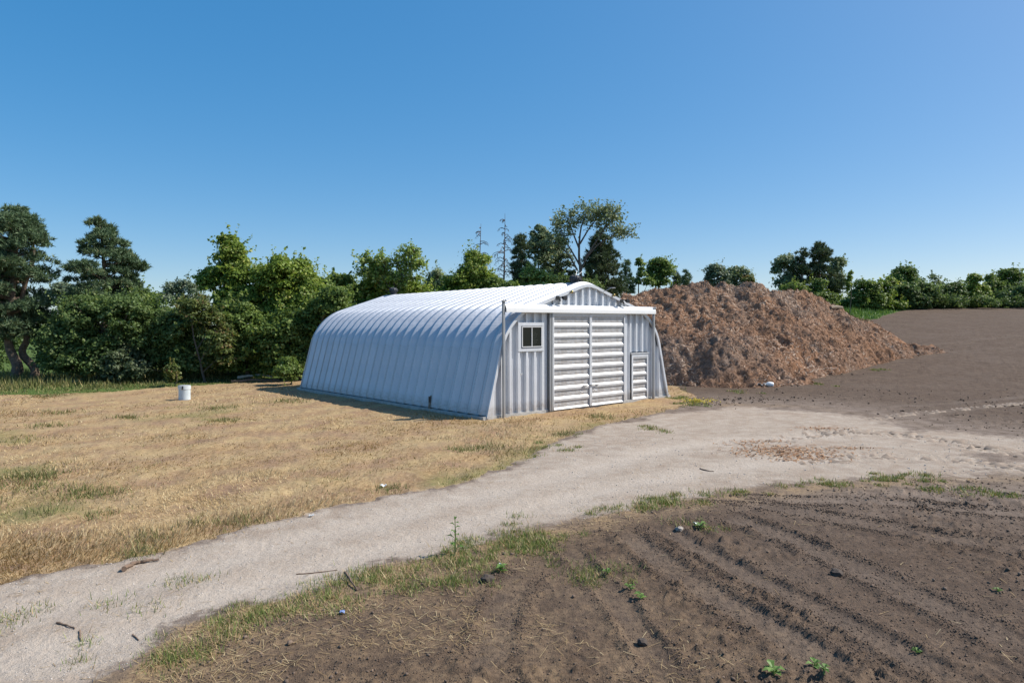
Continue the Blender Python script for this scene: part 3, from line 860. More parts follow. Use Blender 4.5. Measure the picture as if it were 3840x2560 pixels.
rd = RNG.normal(size=(ns, 3)); A_ = unit(rd - nv * (rd * nv).sum(1, keepdims=True) * RNG.uniform(.55, 1.0, (ns, 1)))
B_ = unit(np.cross(A_, nv + RNG.normal(size=(ns, 3)) * .4))
Ls = RNG.uniform(.07, .24, ns) * (1 + 1.0 * (RNG.random(ns) > .96)); Ws = RNG.uniform(.018, .045, ns)
M_SHRED = leaf_mat('wood_shred', (.125, .068, .042), (.37, .225, .145), (.64, .50, .385), .05, .9)
so_ = strips(np.stack([sx, sy, sz], 1) + nv * .03, A_, B_, Ls, Ws, 'wood_shreds', np.clip(RNG.random(ns) ** 1.1 + fbm(sx * .35, sy * .35, 78, 3) * .35, 0, 1), M_SHRED, pile)
tag(so_, kind='stuff')

# ------------------------------------------------------------------ TREES AND SHRUBS
M_BARK = plain('grey_bark', (.12, .098, .08), .95, 0, .35, 9, .6)
M_BARKP = plain('pine_bark', (.16, .115, .085), .95, 0, .4, 7, .8)
M_BIRCH = plain('birch_bark', (.42, .40, .37), .85, 0, .35, 6, .3)
M_DEAD = plain('dead_grey_wood', (.16, .13, .125), .95, 0, .3, 9, .4)
LM = {
 'dark': leaf_mat('leaf_dark', (0.067, 0.115, 0.037), (0.166, 0.243, 0.079), (0.282, 0.329, 0.135)),
 'mid': leaf_mat('leaf_mid', (0.076, 0.131, 0.032), (0.204, 0.285, 0.069), (0.356, 0.400, 0.133)),
 'vine': leaf_mat('leaf_vine', (0.102, 0.169, 0.026), (0.268, 0.359, 0.064), (0.509, 0.484, 0.160)),
 'bright': leaf_mat('leaf_bright', (0.169, 0.257, 0.056), (0.348, 0.448, 0.127), (0.517, 0.532, 0.254), .4),
 'pale': leaf_mat('leaf_pale', (0.140, 0.193, 0.091), (0.269, 0.321, 0.173), (0.377, 0.403, 0.243), .35),
 'grey': leaf_mat('leaf_greygreen', (0.071, 0.110, 0.054), (0.169, 0.211, 0.113), (0.278, 0.293, 0.183)),
 'olive': leaf_mat('leaf_olive', (.075, .115, .032), (.19, .225, .065), (.30, .17, .09)),
 'pine': leaf_mat('needle_bluegreen', (.066, .112, .060), (.160, .228, .118), (.33, .27, .15), .2, .6),
 'pined': leaf_mat('needle_dark', (.046, .074, .036), (.118, .158, .076), (.26, .17, .10), .2, .6),
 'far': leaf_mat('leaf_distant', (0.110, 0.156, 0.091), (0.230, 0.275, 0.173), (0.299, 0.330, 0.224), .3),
}
def leaves_mesh(name, C, Nn, L, W, var):
    n = len(C)
    r = RNG.normal(size=(n, 3)); A = unit(r - Nn * (r * Nn).sum(1, keepdims=True)); B = np.cross(Nn, A)
    L = np.broadcast_to(L, (n,)); W = np.broadcast_to(W, (n,))
    a = A * (L / 2)[:, None]; b = B * (W / 2)[:, None]; up = Nn * (L * .12)[:, None]
    Vv = np.stack([C - a, C + b + up, C + a, C - b + up], 1).reshape(-1, 3)
    me = mesh_np(name, Vv, np.arange(4 * n).reshape(-1, 4)); attr(me, 'v', np.clip(var, 0, 1), 'FACE'); return me

def crown_pts(lobes, n, clump, rng, shell=.5, flat=.75, gap=0.0):
    """leaf centres gathered in clumps over a set of ellipsoids (x,y,z,rx,ry,rz)"""
    area = np.array([(l[3] * l[5] + l[4] * l[5] + l[3] * l[4]) for l in lobes]); w = area / area.sum()
    Cs, Ns, Vs = [], [], []
    for l, wi in zip(lobes, w):
        nl = max(60, int(n * wi))
        mr = min(l[3], l[4], l[5])
        cr = min(clump, mr * .75)
        nc = max(5, int(2.4 * (l[3] * l[5] + l[4] * l[5] + l[3] * l[4]) / (cr * cr) * (1 - gap)))
        d = unit(rng.normal(size=(nc, 3))); d[:, 2] = np.where(d[:, 2] < -.8, -d[:, 2] * .6, d[:, 2])
        fr_ = rng.uniform(shell, 1.0, nc)[:, None] ** .7
        cc = np.array(l[:3]) + d * np.array(l[3:]) * fr_ * np.array([1 - cr / max(l[3], cr * 1.3) * .5, 1 - cr / max(l[4], cr * 1.3) * .5, 1 - cr / max(l[5], cr * 1.3) * .5])
        crs = cr * rng.uniform(.55, 1.25, nc); cv = rng.uniform(-.18, .22, nc)
        k = rng.integers(0, nc, nl)
        dd = unit(rng.normal(size=(nl, 3))); dd[:, 2] = np.where(dd[:, 2] < -.3, -dd[:, 2], dd[:, 2])
        rr = rng.uniform(.35, 1.0, nl) ** .5
        rr = np.where(rng.random(nl) < .10, rr * rng.uniform(1.1, 1.7, nl), rr)
        c = cc[k] + dd * (crs[k] * rr)[:, None] * np.array([1, 1, flat])
        out = unit(dd + np.array([0, 0, .5]) + rng.normal(size=(nl, 3)) * .55)
        Cs.append(c); Ns.append(out); Vs.append(rng.random(nl) * .75 + cv[k] + .08)
        # loose shoots that break the outline
        nsp = max(3, int(nl / 260)); sd_ = unit(rng.normal(size=(nsp, 3)) + np.array([0, 0, .35])); so_ = np.array(l[:3]) + sd_ * np.array(l[3:]) * .9
        kk = rng.integers(0, nsp, nsp * 13); tt_ = rng.uniform(0, 1, (nsp * 13, 1)); up_ = unit(sd_ + np.array([0, 0, .5]) + rng.normal(size=(nsp, 3)) * .35)
        Cs.append(so_[kk] + up_[kk] * tt_ * cr * rng.uniform(.8, 2.0, (nsp, 1))[kk] + rng.normal(size=(nsp * 13, 3)) * cr * .10); Ns.append(unit(rng.normal(size=(nsp * 13, 3)) + np.array([0, 0, .4]))); Vs.append(rng.random(nsp * 13) * .6 + .35)
    return np.vstack(Cs), np.vstack(Ns), np.concatenate(Vs)

def trunk_mesh(m, base, top, r0, r1, bend=.15, n=7, k=7, rng=random):
    pts = []; rad = []
    bx, by = rng.uniform(-bend, bend), rng.uniform(-bend, bend)
    for i in range(n + 1):
        t = i / n; p = Vector(base).lerp(Vector(top), t)
        p.x += bx * math.sin(t * math.pi) + rng.uniform(-.03, .03) * (0 < i < n); p.y += by * math.sin(t * math.pi)
        pts.append(p); rad.append((r0 + (r1 - r0) * t) * (1.35 if i == 0 else 1))
    m.tube(pts, rad, k); return pts

TREE_N = [0]
def qlobe(cx, cy, rx, ry, Y, dY=0.0, depth=1.0):
    p = at(cx, cy, Y + dY); s = (Y + dY) * QS / FPX
    return (p.x, p.y, p.z, rx * s, rx * s * depth, ry * s)
def broadleaf(name, label, cat, Y, bx, lobes, n, leaf=.15, mat='mid', clump=.6, trunk=.12, bark=None, shell=.5, flat=.75, gap=0.0, group=None, extra=None, limbs=True, base_q=None):
    """lobes are (photo x, photo y, half width, half height, depth shift); everything is placed at its own distance Y"""
    TREE_N[0] += 1
    rng = np.random.default_rng(100 + TREE_N[0]); rr = random.Random(200 + TREE_N[0])
    L = [qlobe(l[0], l[1], l[2], l[3], Y, l[4] if len(l) > 4 else rr.uniform(-.6, .6)) for l in lobes]
    bxw = at(bx, 700, Y).x; bz = gz1(bxw, Y) - .05
    root = empty(name, (bxw, Y, bz))
    off = np.array([bxw, Y, bz])
    Ll = [(l[0] - bxw, l[1] - Y, l[2] - bz, l[3], l[4], l[5]) for l in L]
    C, Nn, va = crown_pts(Ll, n, clump, rng, shell, flat, gap)
    keep = C[:, 2] > .05
    C, Nn, va = C[keep], Nn[keep], va[keep]
    sz = leaf * rng.uniform(.5, 1.5, len(C)) * .92
    obj('crown', leaves_mesh('crown', C, Nn, sz * 1.25, sz * .85, va), LM[mat], root)
    m = MB()
    tl = max(Ll, key=lambda l: l[2] + l[5])
    top = (tl[0], tl[1], tl[2] + tl[5] * .5)
    pts = trunk_mesh(m, (0, 0, -.1), top, trunk, trunk * .25, .2, rng=rr)
    if limbs:
        for l in Ll:
            if l is tl or l[2] < .8: continue
            k = min(range(len(pts)), key=lambda i: abs(pts[i].z - max(.4, (l[2] - l[5]) * .75)))
            p0 = pts[k]; p1 = Vector((l[0], l[1], l[2] + l[5] * .3)); mid = p0.lerp(p1, .5) + Vector((rr.uniform(-.2, .2), rr.uniform(-.2, .2), .15))
            m.tube([p0, mid, p1], [trunk * .45, trunk * .3, trunk * .1], 5)
            for q in range(3):
                e_ = p1 + Vector((rr.uniform(-1, 1) * l[3] * .8, rr.uniform(-1, 1) * l[4] * .8, rr.uniform(-.2, .8) * l[5])); m.tube([mid.lerp(p1, .4), e_], [trunk * .16, trunk * .05], 4)
    m.build('trunk', bark or M_BARK, root)
    tag(root, label, cat, group)
    return root

def needles_mesh(name, C, D, L, W, var):
    n = len(C); r = RNG.normal(size=(n, 3)); B = unit(np.cross(D, r)); b = B * (np.broadcast_to(W, (n,)) / 2)[:, None]
    Vv = np.stack([C - b, C + b, C + D * np.broadcast_to(L, (n,))[:, None]], 1).reshape(-1, 3)
    me = mesh_np(name, Vv, np.arange(3 * n).reshape(-1, 3)); attr(me, 'v', np.clip(var, 0, 1), 'FACE'); return me

def pine(name, label, Y, base, top, prof, n, mat='pine', pad=.75, npads=46, needle=.26, trunkr=.2, bend=None, group=None, double=False, seed=0, sharp=.55):
    """prof: list of (photo y, left half width, right half width) for the crown outline"""
    rr = random.Random(900 + seed); rng = np.random.default_rng(900 + seed)
    bw = at(base[0], base[1], Y); bz = gz1(bw.x, Y) - .05
    tp = at(top[0], top[1], Y)
    root = empty(name, (bw.x, Y, bz)); O = Vector((bw.x, Y, bz))
    m = MB()
    ptsq = [base] + (bend or []) + [top]
    pts = [at(q[0], q[1], Y) - O for q in ptsq]; pts[0].z = -.1
    dense = smooth_line([tuple(p) for p in pts], 6)
    m.tube([Vector(p) for p in dense], [trunkr * (1.25 if i == 0 else 1) * (1 - .85 * i / (len(dense) - 1)) for i in range(len(dense))], 9)
    if double:
        d2 = [Vector(p) + Vector((.45 + .25 * math.sin(i * .5), .6, 0)) for i, p in enumerate(dense)]; d2[0].z = -.1
        m.tube(d2, [trunkr * .8 * (1 - .8 * i / (len(d2) - 1)) for i in range(len(d2))], 8)
    s = Y * QS / FPX
    Cs, Ds, Vs = [], [], []
    ys = [p[0] for p in prof]
    for k in range(npads):
        qy = ys[0] + (ys[-1] - ys[0]) * ((k + rr.random()) / npads) ** .85
        lw = np.interp(qy, ys, [p[1] for p in prof]); rw = np.interp(qy, ys, [p[2] for p in prof])
        an = rr.uniform(0, 2 * math.pi); dx, dy = math.cos(an), math.sin(an)
        wd = (rw if dx > 0 else lw) * s
        fr_ = rr.uniform(.35, 1.0) ** .6
        z = at(0, qy, Y).z - bz
        ax = np.array([np.interp(z, dense[:, 2], dense[:, 0]), np.interp(z, dense[:, 2], dense[:, 1])])
        pr = pad * rr.uniform(.6, 1.15) * min(1.0, .35 + wd / 2.2)
        ext = max(wd - pr * .7, 0.05) * fr_
        pc = Vector((ax[0] + dx * ext, ax[1] + dy * (lw + rw) * .5 * s * fr_ * .9, z))
        if ext > .3:
            p0 = Vector((ax[0], ax[1], z - ext * rr.uniform(.05, .35)))
            mid = p0.lerp(pc, .55) + Vector((0, 0, -.05 + rr.uniform(-.08, .1)))
            m.tube([p0, mid, pc], [trunkr * .28, trunkr * .18, trunkr * .07], 5)
        nn = int(n / npads * (pr / pad) ** 1.5) + 20
        # tufts inside the pad, each a burst of needles
        nt = max(6, int(nn / 16)); td = unit(rng.normal(size=(nt, 3))); td[:, 2] = np.abs(td[:, 2]) * .9 - .25
        tc = np.array(pc) + td * rng.uniform(.45, 1, (nt, 1)) * np.array([pr, pr, pr * sharp])
        kk = rng.integers(0, nt, nn)
        od = unit(td[kk] * .7 + np.array([0, 0, .45]) + rng.normal(size=(nn, 3)) * .75)
        Cs.append(tc[kk] + rng.normal(size=(nn, 3)) * .05); Ds.append(od); Vs.append(rng.random(nn) * .7 + rr.uniform(-.1, .2) + .05)
    C = np.vstack(Cs); D = np.vstack(Ds); va = np.concatenate(Vs)
    L = needle * rng.uniform(.7, 1.3, len(C))
    obj('crown', needles_mesh('crown', C, D, L, needle * .26, va), LM[mat], root)
    m.build('trunk', M_BARKP, root)
    tag(root, label, 'pine tree', group)
    return root

# far left pines
pine('pine_tree', 'large pine with crooked twin trunks at the left edge of the photo', 41.5, (33, 868), (38, 482), [(478, 10, 14), (500, 42, 48), (560, 88, 84), (610, 96, 70), (660, 90, 98), (700, 84, 92), (740, 80, 70), (775, 60, 40)], 76000, 'pine', 1.15, 95, .25, .34,
     [(40, 840), (22, 800), (20, 760), (30, 650), (36, 560)], double=True, seed=1, sharp=.6)
pine('pine_tree', 'open topped pine rising from the dark bush, second from the left', 44, (238, 872), (226, 504), [(500, 6, 8), (520, 26, 26), (560, 40, 50), (585, 55, 60), (605, 90, 90), (640, 100, 62), (665, 70, 70), (700, 60, 60)], 36000, 'pine', .95, 52, .25, .24,
     [(240, 760), (240, 660), (236, 570)], seed=2, sharp=.5)
pine('pine_tree', 'low side pine limb cluster between the open pine and the bush', 45.5, (300, 860), (286, 566), [(566, 5, 8), (590, 22, 26), (625, 30, 42), (660, 40, 40), (700, 46, 40)], 9000, 'pine', .8, 22, .24, .12, seed=3)
# bushes along the left edge
broadleaf('shrub', 'broad dark green bush under the open pine', 'shrub', 41, 215, [(170, 790, 75, 75), (235, 760, 85, 90), (300, 745, 60, 80), (215, 830, 100, 50), (130, 835, 45, 42), (300, 835, 45, 50), (180, 720, 50, 40)], 44000, .14, 'dark', .55, .14)
broadleaf('shrub', 'rounded grey green bush left of the white ribbed pipe', 'shrub', 39.5, 285, [(285, 835, 48, 42), (265, 860, 40, 22), (310, 850, 30, 28)], 12000, .12, 'grey', .4, .06)
broadleaf('shrub', 'tall loose bush with pale leaves behind the dark bush', 'shrub', 46, 330, [(310, 700, 42, 45), (345, 730, 40, 55), (285, 690, 35, 35), (360, 780, 40, 50)], 15000, .14, 'mid', .6, .1)
broadleaf('shrub', 'dark drooping bush behind the white ribbed pipe', 'shrub', 41.5, 395, [(385, 790, 50, 62), (420, 770, 55, 50), (360, 820, 40, 45), (430, 835, 45, 45), (380, 740, 50, 35)], 24000, .13, 'dark', .5, .1)
broadleaf('vine_arch', 'reddish and yellow vines draped over a bent dead tree', 'vines', 40.5, 470, [(455, 715, 40, 26), (490, 745, 40, 40), (505, 790, 34, 40), (430, 705, 30, 20), (520, 770, 22, 30), (515, 820, 24, 36), (480, 840, 30, 26)], 17000, .13, 'olive', .4, .07, gap=.25)
broadleaf('shrub', 'small yellow green sapling beside the white ribbed pipe', 'shrub', 37.5, 395, [(395, 850, 14, 16), (389, 862, 11, 12), (402, 860, 11, 13), (396, 872, 13, 12)], 1500, .11, 'olive', .22, .03)
# vine covered trees
broadleaf('vine_tree', 'tall tower shaped tree smothered in bright green vines', 'tree', 46, 530, [(530, 580, 36, 36), (530, 630, 48, 50), (500, 640, 42, 30), (560, 660, 45, 50), (480, 655, 26, 25), (525, 555, 26, 16), (545, 700, 60, 50)], 36000, .16, 'vine', .6, .2)
broadleaf('vine_tree', 'broad dome shaped tree covered in vines right of the tower shaped one', 'tree', 45, 660, [(650, 640, 60, 50), (690, 640, 46, 45), (620, 650, 44, 44), (640, 605, 26, 22), (715, 680, 40, 40), (600, 700, 50, 50), (665, 700, 80, 55)], 40000, .16, 'vine', .65, .2)
broadleaf('shrub', 'tall yellow green shrub at the foot of the vine covered trees', 'shrub', 42.5, 570, [(560, 745, 55, 55), (600, 790, 55, 55), (530, 720, 40, 45), (560, 830, 55, 40)], 26000, .15, 'mid', .55, .12)
broadleaf('shrub', 'deep green thicket beside the far corner of the building', 'shrub', 42, 680, [(660, 780, 65, 70), (715, 770, 50, 75), (740, 730, 45, 50), (690, 840, 50, 35), (640, 840, 45, 35), (770, 700, 45, 45)], 36000, .15, 'mid', .55, .12)
broadleaf('shrub', 'small bush touching the rear corner of the building', 'shrub', 38.2, 668, [(660, 838, 22, 24), (676, 850, 18, 20), (650, 856, 22, 18), (672, 866, 20, 12)], 4500, .12, 'mid', .3, .04)
# hedge behind the roof
broadleaf('broadleaf_tree', 'bushy tree right of the vine dome, behind the roof edge', 'tree', 49, 770, [(765, 680, 45, 42), (800, 680, 45, 40), (740, 660, 30, 22), (785, 645, 30, 18), (820, 700, 40, 40)], 16000, .17, 'mid', .6, .14)
broadleaf('broadleaf_tree', 'wide green tree behind the far roof vent', 'tree', 50, 880, [(850, 680, 50, 40), (900, 672, 55, 40), (945, 680, 45, 35), (880, 645, 40, 22), (970, 690, 40, 30)], 22000, .17, 'vine', .65, .16)
broadleaf('shrub', 'dark low bush right of the wide green tree', 'shrub', 51, 1000, [(1000, 690, 35, 25), (985, 700, 30, 24), (1020, 700, 30, 25)], 6000, .15, 'mid', .5, .08)
broadleaf('willow_tree', 'pale willow like tree far behind the roof', 'tree', 78, 1005, [(1005, 645, 26, 32), (990, 665, 20, 26), (1022, 660, 18, 26)], 5000, .2, 'pale', .7, .14, gap=.2)
broadleaf('vine_tree', 'dark cone shaped conifer half covered in yellow green vines', 'tree', 52, 1085, [(1095, 600, 30, 24), (1085, 630, 42, 28), (1065, 655, 48, 28), (1115, 650, 34, 30), (1040, 675, 40, 22), (1100, 680, 55, 28)], 26000, .15, 'vine', .6, .18)
broadleaf('shrub', 'yellow green bush poking above the middle of the roof', 'shrub', 50, 1135, [(1135, 650, 22, 14), (1165, 660, 30, 16), (1150, 675, 40, 18)], 6000, .14, 'mid', .4, .06)
broadleaf('shrub', 'bright yellow green bush below the birches behind the roof', 'shrub', 56, 1225, [(1225, 635, 32, 22), (1255, 642, 26, 16), (1205, 650, 26, 16), (1240, 660, 45, 16)], 9000, .16, 'bright', .5, .08)
broadleaf('shrub', 'dark scrub below the tall open crowned tree', 'shrub', 58, 1290, [(1280, 650, 26, 18), (1310, 655, 28, 20), (1350, 660, 34, 20), (1175, 660, 26, 14)], 8000, .16, 'dark', .5, .07)
pine('spruce_tree', 'narrow dark spruce left of the birches', 57, (1202, 690), (1197, 543), [(543, 3, 4), (560, 16, 15), (590, 22, 24), (620, 28, 30), (655, 28, 30)], 12000, 'pined', .85, 30, .28, .16, seed=5)
broadleaf('birch_tree', 'dense upright birch right of the narrow spruce', 'tree', 60, 1240, [(1235, 540, 20, 28), (1250, 560, 26, 34), (1228, 570, 20, 28), (1245, 605, 26, 30), (1262, 580, 14, 24)], 9000, .16, 'pale', .5, .12, M_BIRCH, gap=.2)
broadleaf('birch_tree', 'thin airy birch between the upright birch and the open crowned tree', 'tree', 61, 1284, [(1285, 575, 24, 30), (1300, 600, 20, 30), (1275, 620, 22, 28), (1310, 635, 18, 20)], 3800, .15, 'grey', .4, .1, M_BIRCH, gap=.5)
pine('pine_tree', 'dark bushy pine behind the open crowned tree', 62, (1385, 700), (1378, 538), [(538, 4, 6), (560, 24, 28), (590, 34, 40), (620, 48, 40), (650, 55, 55), (685, 50, 60)], 20000, 'pined', 1.1, 46, .32, .2, seed=6)
pine('pine_tree', 'scruffy pine with bare lower trunk left of the open crowned tree', 63, (1275, 700), (1278, 590), [(590, 3, 5), (610, 18, 18), (640, 26, 26), (660, 20, 22)], 5000, 'pined', .7, 18, .3, .12, seed=7)

# open crowned tree with spreading limbs
def open_tree(name, label, Y, base, limbs_, n, leaf, mat, trunkr, twigs=5, seed=0, spread=1.0, lf=.55):
    rr = random.Random(1200 + seed); rng = np.random.default_rng(1200 + seed)
    b = at(base[0], base[1], Y); bz = gz1(b.x, Y) - .05
    root = empty(name, (b.x, Y, bz)); O = Vector((b.x, Y, bz)); m = MB(); tips = []
    for li, path in enumerate(limbs_):
        pts = [at(q[0], q[1], Y + (q[2] if len(q) > 2 else 0)) - O for q in path]
        if li == 0: pts[0].z = -.1
        D = smooth_line([tuple(p) for p in pts], 5); r0 = trunkr * (1 if li == 0 else .55)
        m.tube([Vector(p) for p in D], [r0 * (1 - .88 * i / (len(D) - 1)) for i in range(len(D))], 6)
        st = int(len(D) * lf)
        for i in range(st if li else int(len(D) * .7), len(D)):
            for q in range(twigs):
                p = Vector(D[i]); ln = rr.uniform(.5, 1.3) * spread
                d = Vector((rr.uniform(-1, 1), rr.uniform(-1, 1), rr.uniform(-.25, .9))).normalized()
                e_ = p + d * ln; m.tube([p, p.lerp(e_, .5) + Vector((0, 0, .06)), e_], [.018, .012, .005], 3, False)
                tips.append((p, e_))
    k = rng.integers(0, len(tips), n); t = rng.uniform(.35, 1.05, (n, 1))
    A = np.array([tuple(a) for a, _ in tips])[k]; B = np.array([tuple(c) for _, c in tips])[k]
    C = A + (B - A) * t + rng.normal(size=(n, 3)) * .13 * spread
    Nn = unit(rng.normal(size=(n, 3)) + np.array([0, 0, .7])); sz = leaf * rng.uniform(.7, 1.3, n)
    obj('crown', leaves_mesh('crown', C, Nn, sz * 1.3, sz * .8, rng.random(n)), LM[mat], root)
    m.build('trunk', M_BARK, root)
    tag(root, label, 'tree'); return root
open_tree('elm_tree', 'tallest tree behind the building, open vase shaped crown on slanting limbs', 56, (1336, 690), [
    [(1336, 690), (1334, 640), (1330, 590), (1332, 540), (1340, 505), (1352, 486)],
    [(1333, 625), (1348, 590), (1375, 545), (1402, 510), (1418, 492)], [(1340, 600), (1370, 565), (1400, 545), (1425, 535), (1440, 540)],
    [(1332, 610), (1315, 580), (1300, 555), (1290, 530), (1285, 512)], [(1330, 570), (1318, 540), (1308, 510), (1312, 496)],
    [(1332, 560), (1350, 530), (1368, 505), (1376, 490)], [(1326, 620), (1305, 585), (1285, 565), (1272, 550)], [(1345, 590), (1385, 530), (1395, 500), (1385, 486)]], 4200, .17, 'pale', .15, 4, 1, 1.2)
open_tree('poplar_tree', 'light yellow green tree with loose rising branches above the hedge', 48, (905, 690), [
    [(905, 690), (905, 660), (908, 635), (915, 605), (930, 580)], [(903, 680), (885, 645), (868, 620), (850, 606), (834, 600)], [(905, 670), (925, 625), (942, 595), (952, 576)],
    [(904, 680), (890, 635), (884, 610), (878, 598)], [(906, 665), (930, 630), (950, 612), (966, 606)], [(905, 685), (870, 650), (850, 632), (832, 626)], [(905, 680), (930, 650), (955, 640)]], 4600, .17, 'bright', .08, 4, 2, .75, .25)

def dead_conifer(label, Y, base, top, n, w, seed):
    rr = random.Random(seed); b = at(*base, Y); t = at(*top, Y); bz = gz1(b.x, Y)
    root = empty('dead_tree', (b.x, Y, bz)); H = t.z - bz; lean = t.x - b.x; m = MB()
    m.tube([(lean * i / 8 + rr.uniform(-.03, .03), 0, -.1 + (H + .1) * i / 8) for i in range(9)], [.17 * (1 - .93 * i / 8) for i in range(9)], 6)
    m.build('trunk', M_DEAD, root)
    br = MB()
    for k in range(n):
        f_ = rr.uniform(.30, .97); an = rr.uniform(0, 2 * math.pi); ln = w * (1.05 - f_) * 1.5 * rr.uniform(.55, 1.1) + .15
        p = Vector((lean * f_, 0, H * f_)); d = Vector((math.cos(an), math.sin(an), 0)); up = rr.uniform(.0, .25)
        pts = [p, p + d * ln * .45 + Vector((0, 0, ln * up)), p + d * ln * .8 + Vector((0, 0, ln * (up - .12))), p + d * ln + Vector((0, 0, ln * (up - .38)))]
        br.tube(pts, [.045, .034, .024, .010], 3, False)
        for q in range(5):
            s_ = pts[1].lerp(pts[3], rr.random()); br.tube([s_, s_ + Vector((rr.uniform(-.3, .3), rr.uniform(-.3, .3), rr.uniform(-.4, .02))) * (ln * .5 + .15)], [.018, .008], 3, False)
    br.build('branches', M_DEAD, root)
    tag(root, label, 'dead tree', 'dead conifers behind the roof')
dead_conifer('shorter bare dead conifer above the vine covered cone shaped tree', 58, (1098, 690), (1104, 514), 46, 2.0, 5)
dead_conifer('taller bare dead conifer left of the narrow spruce', 58, (1154, 690), (1160, 490), 66, 2.1, 6)

# small trees beyond the pile
pine('pine_tree', 'small slim pine left of the leaning stems beyond the chip pile', 84, (1440, 690), (1438, 602), [(602, 2, 3), (620, 12, 12), (645, 18, 18), (680, 22, 18)], 5000, 'pine', .9, 22, .36, .14, seed=8)
broadleaf('broadleaf_tree', 'narrow stem with tufted leaves beyond the chip pile', 'tree', 84, 1470, [(1468, 605, 9, 16), (1475, 625, 12, 18), (1466, 645, 10, 14), (1490, 650, 14, 14)], 2600, .2, 'mid', .5, .1, gap=.3)
broadleaf('broadleaf_tree', 'round crowned green tree beyond the left end of the chip pile', 'tree', 86, 1512, [(1512, 612, 26, 24), (1500, 630, 22, 24), (1530, 625, 20, 24), (1515, 650, 28, 20)], 8000, .22, 'mid', .75, .16)
pine('pine_tree', 'stubby pine right of the round crowned tree', 88, (1552, 690), (1553, 630), [(630, 4, 4), (645, 14, 14), (675, 18, 16)], 3500, 'pined', .9, 14, .36, .14, seed=9)
pine('pine_tree', 'last small pine before the peak of the chip pile', 90, (1576, 690), (1574, 627), [(627, 4, 6), (640, 12, 14), (670, 16, 16)], 3500, 'pine', .9, 14, .36, .14, seed=10)
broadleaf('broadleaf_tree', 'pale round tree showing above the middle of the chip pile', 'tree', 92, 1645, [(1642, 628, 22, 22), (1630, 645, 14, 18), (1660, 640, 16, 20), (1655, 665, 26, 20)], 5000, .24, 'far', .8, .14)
broadleaf('broadleaf_tree', 'pale feathery tree right of the pale round one above the pile', 'tree', 93, 1690, [(1690, 630, 22, 22), (1710, 640, 18, 20), (1675, 645, 18, 20), (1695, 665, 30, 18)], 5000, .24, 'pale', .8, .14, gap=.2)
broadleaf('shrub', 'olive brown bush at the right end of the pale trees', 'shrub', 91, 1720, [(1718, 645, 16, 14), (1725, 662, 18, 16)], 2200, .22, 'olive', .6, .1)
# clump to the right of the pile's peak
broadleaf('broadleaf_tree', 'open light green tree at the left of the dark clump', 'tree', 88, 1800, [(1800, 605, 22, 20), (1785, 620, 14, 16), (1815, 630, 18, 22), (1798, 655, 24, 22)], 6000, .24, 'pale', .75, .16, gap=.2)
pine('pine_tree', 'left dark pine of the clump beyond the pile', 87, (1842, 725), (1842, 578), [(578, 3, 4), (595, 16, 16), (625, 26, 24), (670, 30, 28), (700, 28, 28)], 10000, 'pined', 1.1, 32, .40, .2, seed=11)
pine('pine_tree', 'tallest reddish dark pine of the clump beyond the pile', 88, (1885, 725), (1880, 566), [(566, 4, 6), (585, 22, 26), (620, 34, 42), (660, 42, 52), (700, 40, 50)], 18000, 'pined', 1.2, 48, .40, .24, seed=12)
broadleaf('broadleaf_tree', 'yellow green foliage at the right flank of the dark clump', 'tree', 90, 1925, [(1925, 605, 18, 16), (1915, 625, 18, 22), (1930, 650, 16, 26)], 3500, .24, 'pale', .7, .12, gap=.3)
broadleaf('shrub', 'rounded bush at the foot of the dark clump', 'shrub', 84, 1825, [(1822, 665, 30, 18), (1850, 690, 34, 22), (1895, 690, 34, 24), (1880, 660, 20, 22)], 8000, .22, 'mid', .7, .1)
broadleaf('dead_snag', 'thin stem wrapped in vines right of the dark clump', 'vines', 86, 1950, [(1951, 640, 7, 12), (1949, 660, 6, 14), (1955, 628, 5, 6)], 900, .2, 'vine', .4, .06)
